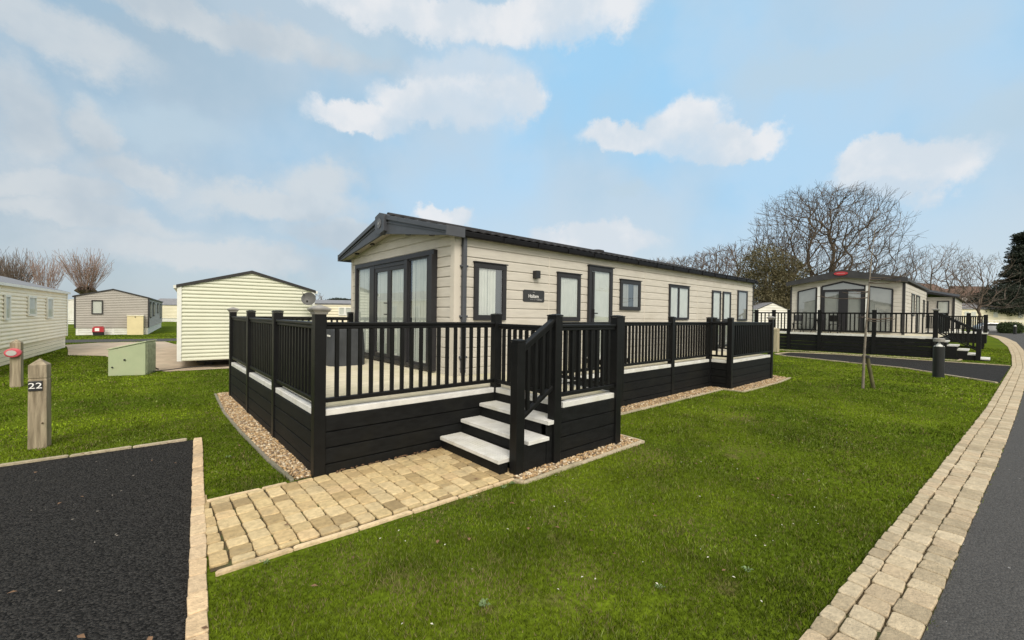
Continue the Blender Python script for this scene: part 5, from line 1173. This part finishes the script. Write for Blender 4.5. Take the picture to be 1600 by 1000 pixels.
# ------------------------------------------------------------------ grass
EXCL = [ROAD, KL + KR[::-1], DRIVE, PATH + [(.30, 3.22)], DRIVE2, GR1, GR2, GR3, SLAB, BACKROAD,
        [(.30, 3.10), (2.9, 3.09), (2.9, 4.5), (.36, 4.48)], [(-.22, -2.5), (.16, 2.6), (.25, 3.6), (.34, 4.7), (.50, 6.73), (.62, 6.73), (.455, 4.7), (.37, 3.6), (.28, 2.6), (-.10, -2.5)],
        [(1.33, 4.4), (13, 3.95), (13, 5.6), (16.3, 5.6), (16.3, 9.9), (1.33, 9.9)], [(2.8, 3.15), (4.7, 3.15), (4.7, 4.5), (2.8, 4.5)], [(26.4, 1.5), (34, 1.5), (38, 8), (26.4, 12)]]
def grass():
    r = np.random.default_rng(5); V = []; Cc = []; tot = 0
    ring = [(1.6, 3.2, 15000, .0021), (3.2, 5, 9000, .0027), (5, 8, 4200, .0042), (8, 13, 1700, .0070), (13, 22, 640, .0125), (22, 40, 200, .022)]
    for a, b, dens, wd_ in ring:
        n = int(dens * (b * b - a * a) * 1.02); rr = np.sqrt(r.uniform(a * a, b * b, n)); th = math.atan2(FWD[0], FWD[1]) + r.uniform(-1.0, 1.0, n)
        x = rr * np.sin(th); y = rr * np.cos(th); keep = np.ones(n, bool)
        for P_ in EXCL:
            jx = r.normal(0, .008, n); jy = r.normal(0, .008, n); keep &= ~inpoly(x + jx, y + jy, P_)
        worn = vnoise(x, y, .33, 3) * .6 + vnoise(x, y, .09, 4) * .4; bare = np.zeros(n)
        for bx1, by1, br1 in ((1.9, 1.55, .13), (2.55, 2.3, .12), (3.3, 1.5, .16), (1.05, 2.75, .16), (5.6, 2.0, .25), (3.0, 2.6, .12), (2.3, 2.95, .10), (7.5, 2.8, .3), (1.55, 2.05, .22), (1.2, 2.3, .18), (4.6, 2.7, .3), (2.1, 1.7, .2), (1.75, 2.95, .2), (.7, 2.9, .12)): bare = np.maximum(bare, np.exp(-((x - bx1) ** 2 + (y - by1) ** 2) / br1 ** 2))
        keep &= r.random(n) > np.clip((worn - .70) * 4, 0, .65) + bare * .6
        x, y, bare = x[keep], y[keep], bare[keep]; n = len(x)
        big = vnoise(x, y, 1.7, 7); mid = vnoise(x, y, .42, 8); sm = vnoise(x, y, .13, 9)
        h = (.012 + .017 * mid * r.uniform(.5, 1.3, n)) * (.8 + .5 * sm); h *= 1 + .15 * (wd_ > .01)
        an = r.uniform(0, 2 * PI, n); lean = r.uniform(.15, .95, n) * h; w_ = wd_ * r.uniform(.6, 1.35, n)
        la = r.uniform(0, 2 * PI, n)
        p0 = np.stack([x - np.cos(an) * w_, y - np.sin(an) * w_, np.full(n, .0)], 1); p1 = np.stack([x + np.cos(an) * w_, y + np.sin(an) * w_, np.full(n, .0)], 1)
        p2 = np.stack([x + np.cos(la) * lean, y + np.sin(la) * lean, h], 1)
        V.append(np.stack([p0, p1, p2], 1).reshape(-1, 3))
        g1 = np.array([.068, .107, .009]); g2 = np.array([.150, .212, .014]); g3 = np.array([.046, .076, .008]); dry = np.array([.19, .165, .075])
        t = np.clip((big * .7 + .3 * vnoise(x, y, .8, 17) - .3) * 2.0, 0, 1)[:, None]; c = g1 * (1 - t) + g2 * t; t2 = np.clip((mid - .5) * 1.6, 0, 1)[:, None]; c = c * (1 - .7 * t2) + g3 * .7 * t2
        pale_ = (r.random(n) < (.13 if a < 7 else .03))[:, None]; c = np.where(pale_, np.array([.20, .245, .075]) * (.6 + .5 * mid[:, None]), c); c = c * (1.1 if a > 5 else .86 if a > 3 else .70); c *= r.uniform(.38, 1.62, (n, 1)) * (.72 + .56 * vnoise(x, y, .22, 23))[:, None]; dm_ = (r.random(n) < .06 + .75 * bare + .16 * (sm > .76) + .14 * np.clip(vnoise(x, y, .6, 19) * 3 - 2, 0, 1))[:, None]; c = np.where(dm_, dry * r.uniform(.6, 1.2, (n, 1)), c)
        Cc.append(np.repeat(c, 3, 0))
    V = np.concatenate(V); Cc = np.concatenate(Cc)
    m = bpy.data.materials.new('grass_blade'); m.use_nodes = True; t = m.node_tree; b = t.nodes['Principled BSDF']; a = t.nodes.new('ShaderNodeAttribute'); a.attribute_name = 'Col'
    t.links.new(a.outputs['Color'], b.inputs['Base Color']); b.inputs['Roughness'].default_value = .75; b.inputs['Specular IOR Level'].default_value = .02
    o = npmesh('grass', V, np.arange(len(V)).reshape(-1, 3), m, col=Cc); tag(o, 'short mown green lawn with worn brown patches', 'grass', kind='stuff'); return len(V) // 3
ng = grass()

# fallen leaves and pale specks
def litter(name, n, m, size, label, seed, zone):
    r = np.random.default_rng(seed); x = r.uniform(zone[0], zone[1], n * 3); y = r.uniform(zone[2], zone[3], n * 3); k = np.ones(len(x), bool)
    if name == 'fallen_leaves':
        for P_ in EXCL[:1] + EXCL[12:]: k &= ~inpoly(x, y, P_)
    else:
        for P_ in EXCL: k &= ~inpoly(x, y, P_)
    x, y = x[k][:n], y[k][:n]; n = len(x); V = []
    for i in range(n):
        s_ = size * r.uniform(.5, 1.3); a = r.uniform(0, 6.28); z = .03 + r.uniform(0, .012); c, d = math.cos(a) * s_, math.sin(a) * s_
        V += [(x[i] - c, y[i] - d, z), (x[i] + d * .5, y[i] - c * .5, z + .3 * s_), (x[i] + c, y[i] + d, z + .1 * s_), (x[i] - d * .5, y[i] + c * .5, z + .25 * s_)]
    tag(npmesh(name, np.array(V), np.arange(n * 4).reshape(-1, 4), m, k=4), label, 'leaves' if 'leaves' in name else 'debris', kind='stuff')
litter('fallen_leaves', 120, 'leaf', .022, 'small brown fallen leaves scattered over the lawn', 2, (-1, 11, 1, 9))
litter('twig_debris', 190, 'litterw', .009, 'pale specks and daisies scattered over the lawn', 3, (.4, 12, .8, 4))
r = np.random.default_rng(31); V = []; Cw = []
for wx, wy, sz in ((1.46, 1.86, .028), (2.35, 1.30, .018), (2.70, 3.04, .03), (2.58, 3.02, .022), (2.2, 3.02, .016), (.62, 3.08, .02), (2.95, 1.02, .025), (.75, 5.6, .022)):
    for k in range(22):
        a = r.uniform(0, 6.28); l_ = sz * r.uniform(.4, 1.3); c, d = math.cos(a), math.sin(a); ox, oy = wx + r.normal(0, sz * .5), wy + r.normal(0, sz * .5); w_ = l_ * .22
        V += [(ox, oy, .02), (ox + c * l_ * .6 - d * w_, oy + d * l_ * .6 + c * w_, .035), (ox + c * l_, oy + d * l_, .03), (ox + c * l_ * .6 + d * w_, oy + d * l_ * .6 - c * w_, .035)]
        Cw += [np.array([.15, .22, .09]) * r.uniform(.7, 1.3)] * 4
wm = mat('weed_leaf', (.9, .9, .9), .7, .08, 40, attr='Col')
tag(npmesh('weeds', np.array(V), np.arange(len(V)).reshape(-1, 4), wm, col=np.array(Cw), k=4), 'small pale green weed rosettes growing in the lawn and path edge', 'weeds', kind='stuff')
# leaf litter caught along the deck foot
r = np.random.default_rng(9); V = []
for i in range(60):
    x = r.uniform(1.5, 2.8); y = 4.40 - abs(r.normal(0, .02)); s_ = r.uniform(.01, .02); z = .03
    V += [(x - s_, y, z), (x, y - s_ * .7, z + .006), (x + s_, y, z + .004), (x, y + s_ * .6, z + .01)]
tag(npmesh('fallen_leaves', np.array(V), np.arange(240).reshape(-1, 4), 'leaf', k=4), 'brown leaf litter gathered along the foot of the deck skirting', 'leaves', kind='stuff')
print('balusters', NBAL[0], 'tree segs', cnt, 'blades', ng)
for o in bpy.data.objects:
    if '_local' in o: del o['_local']
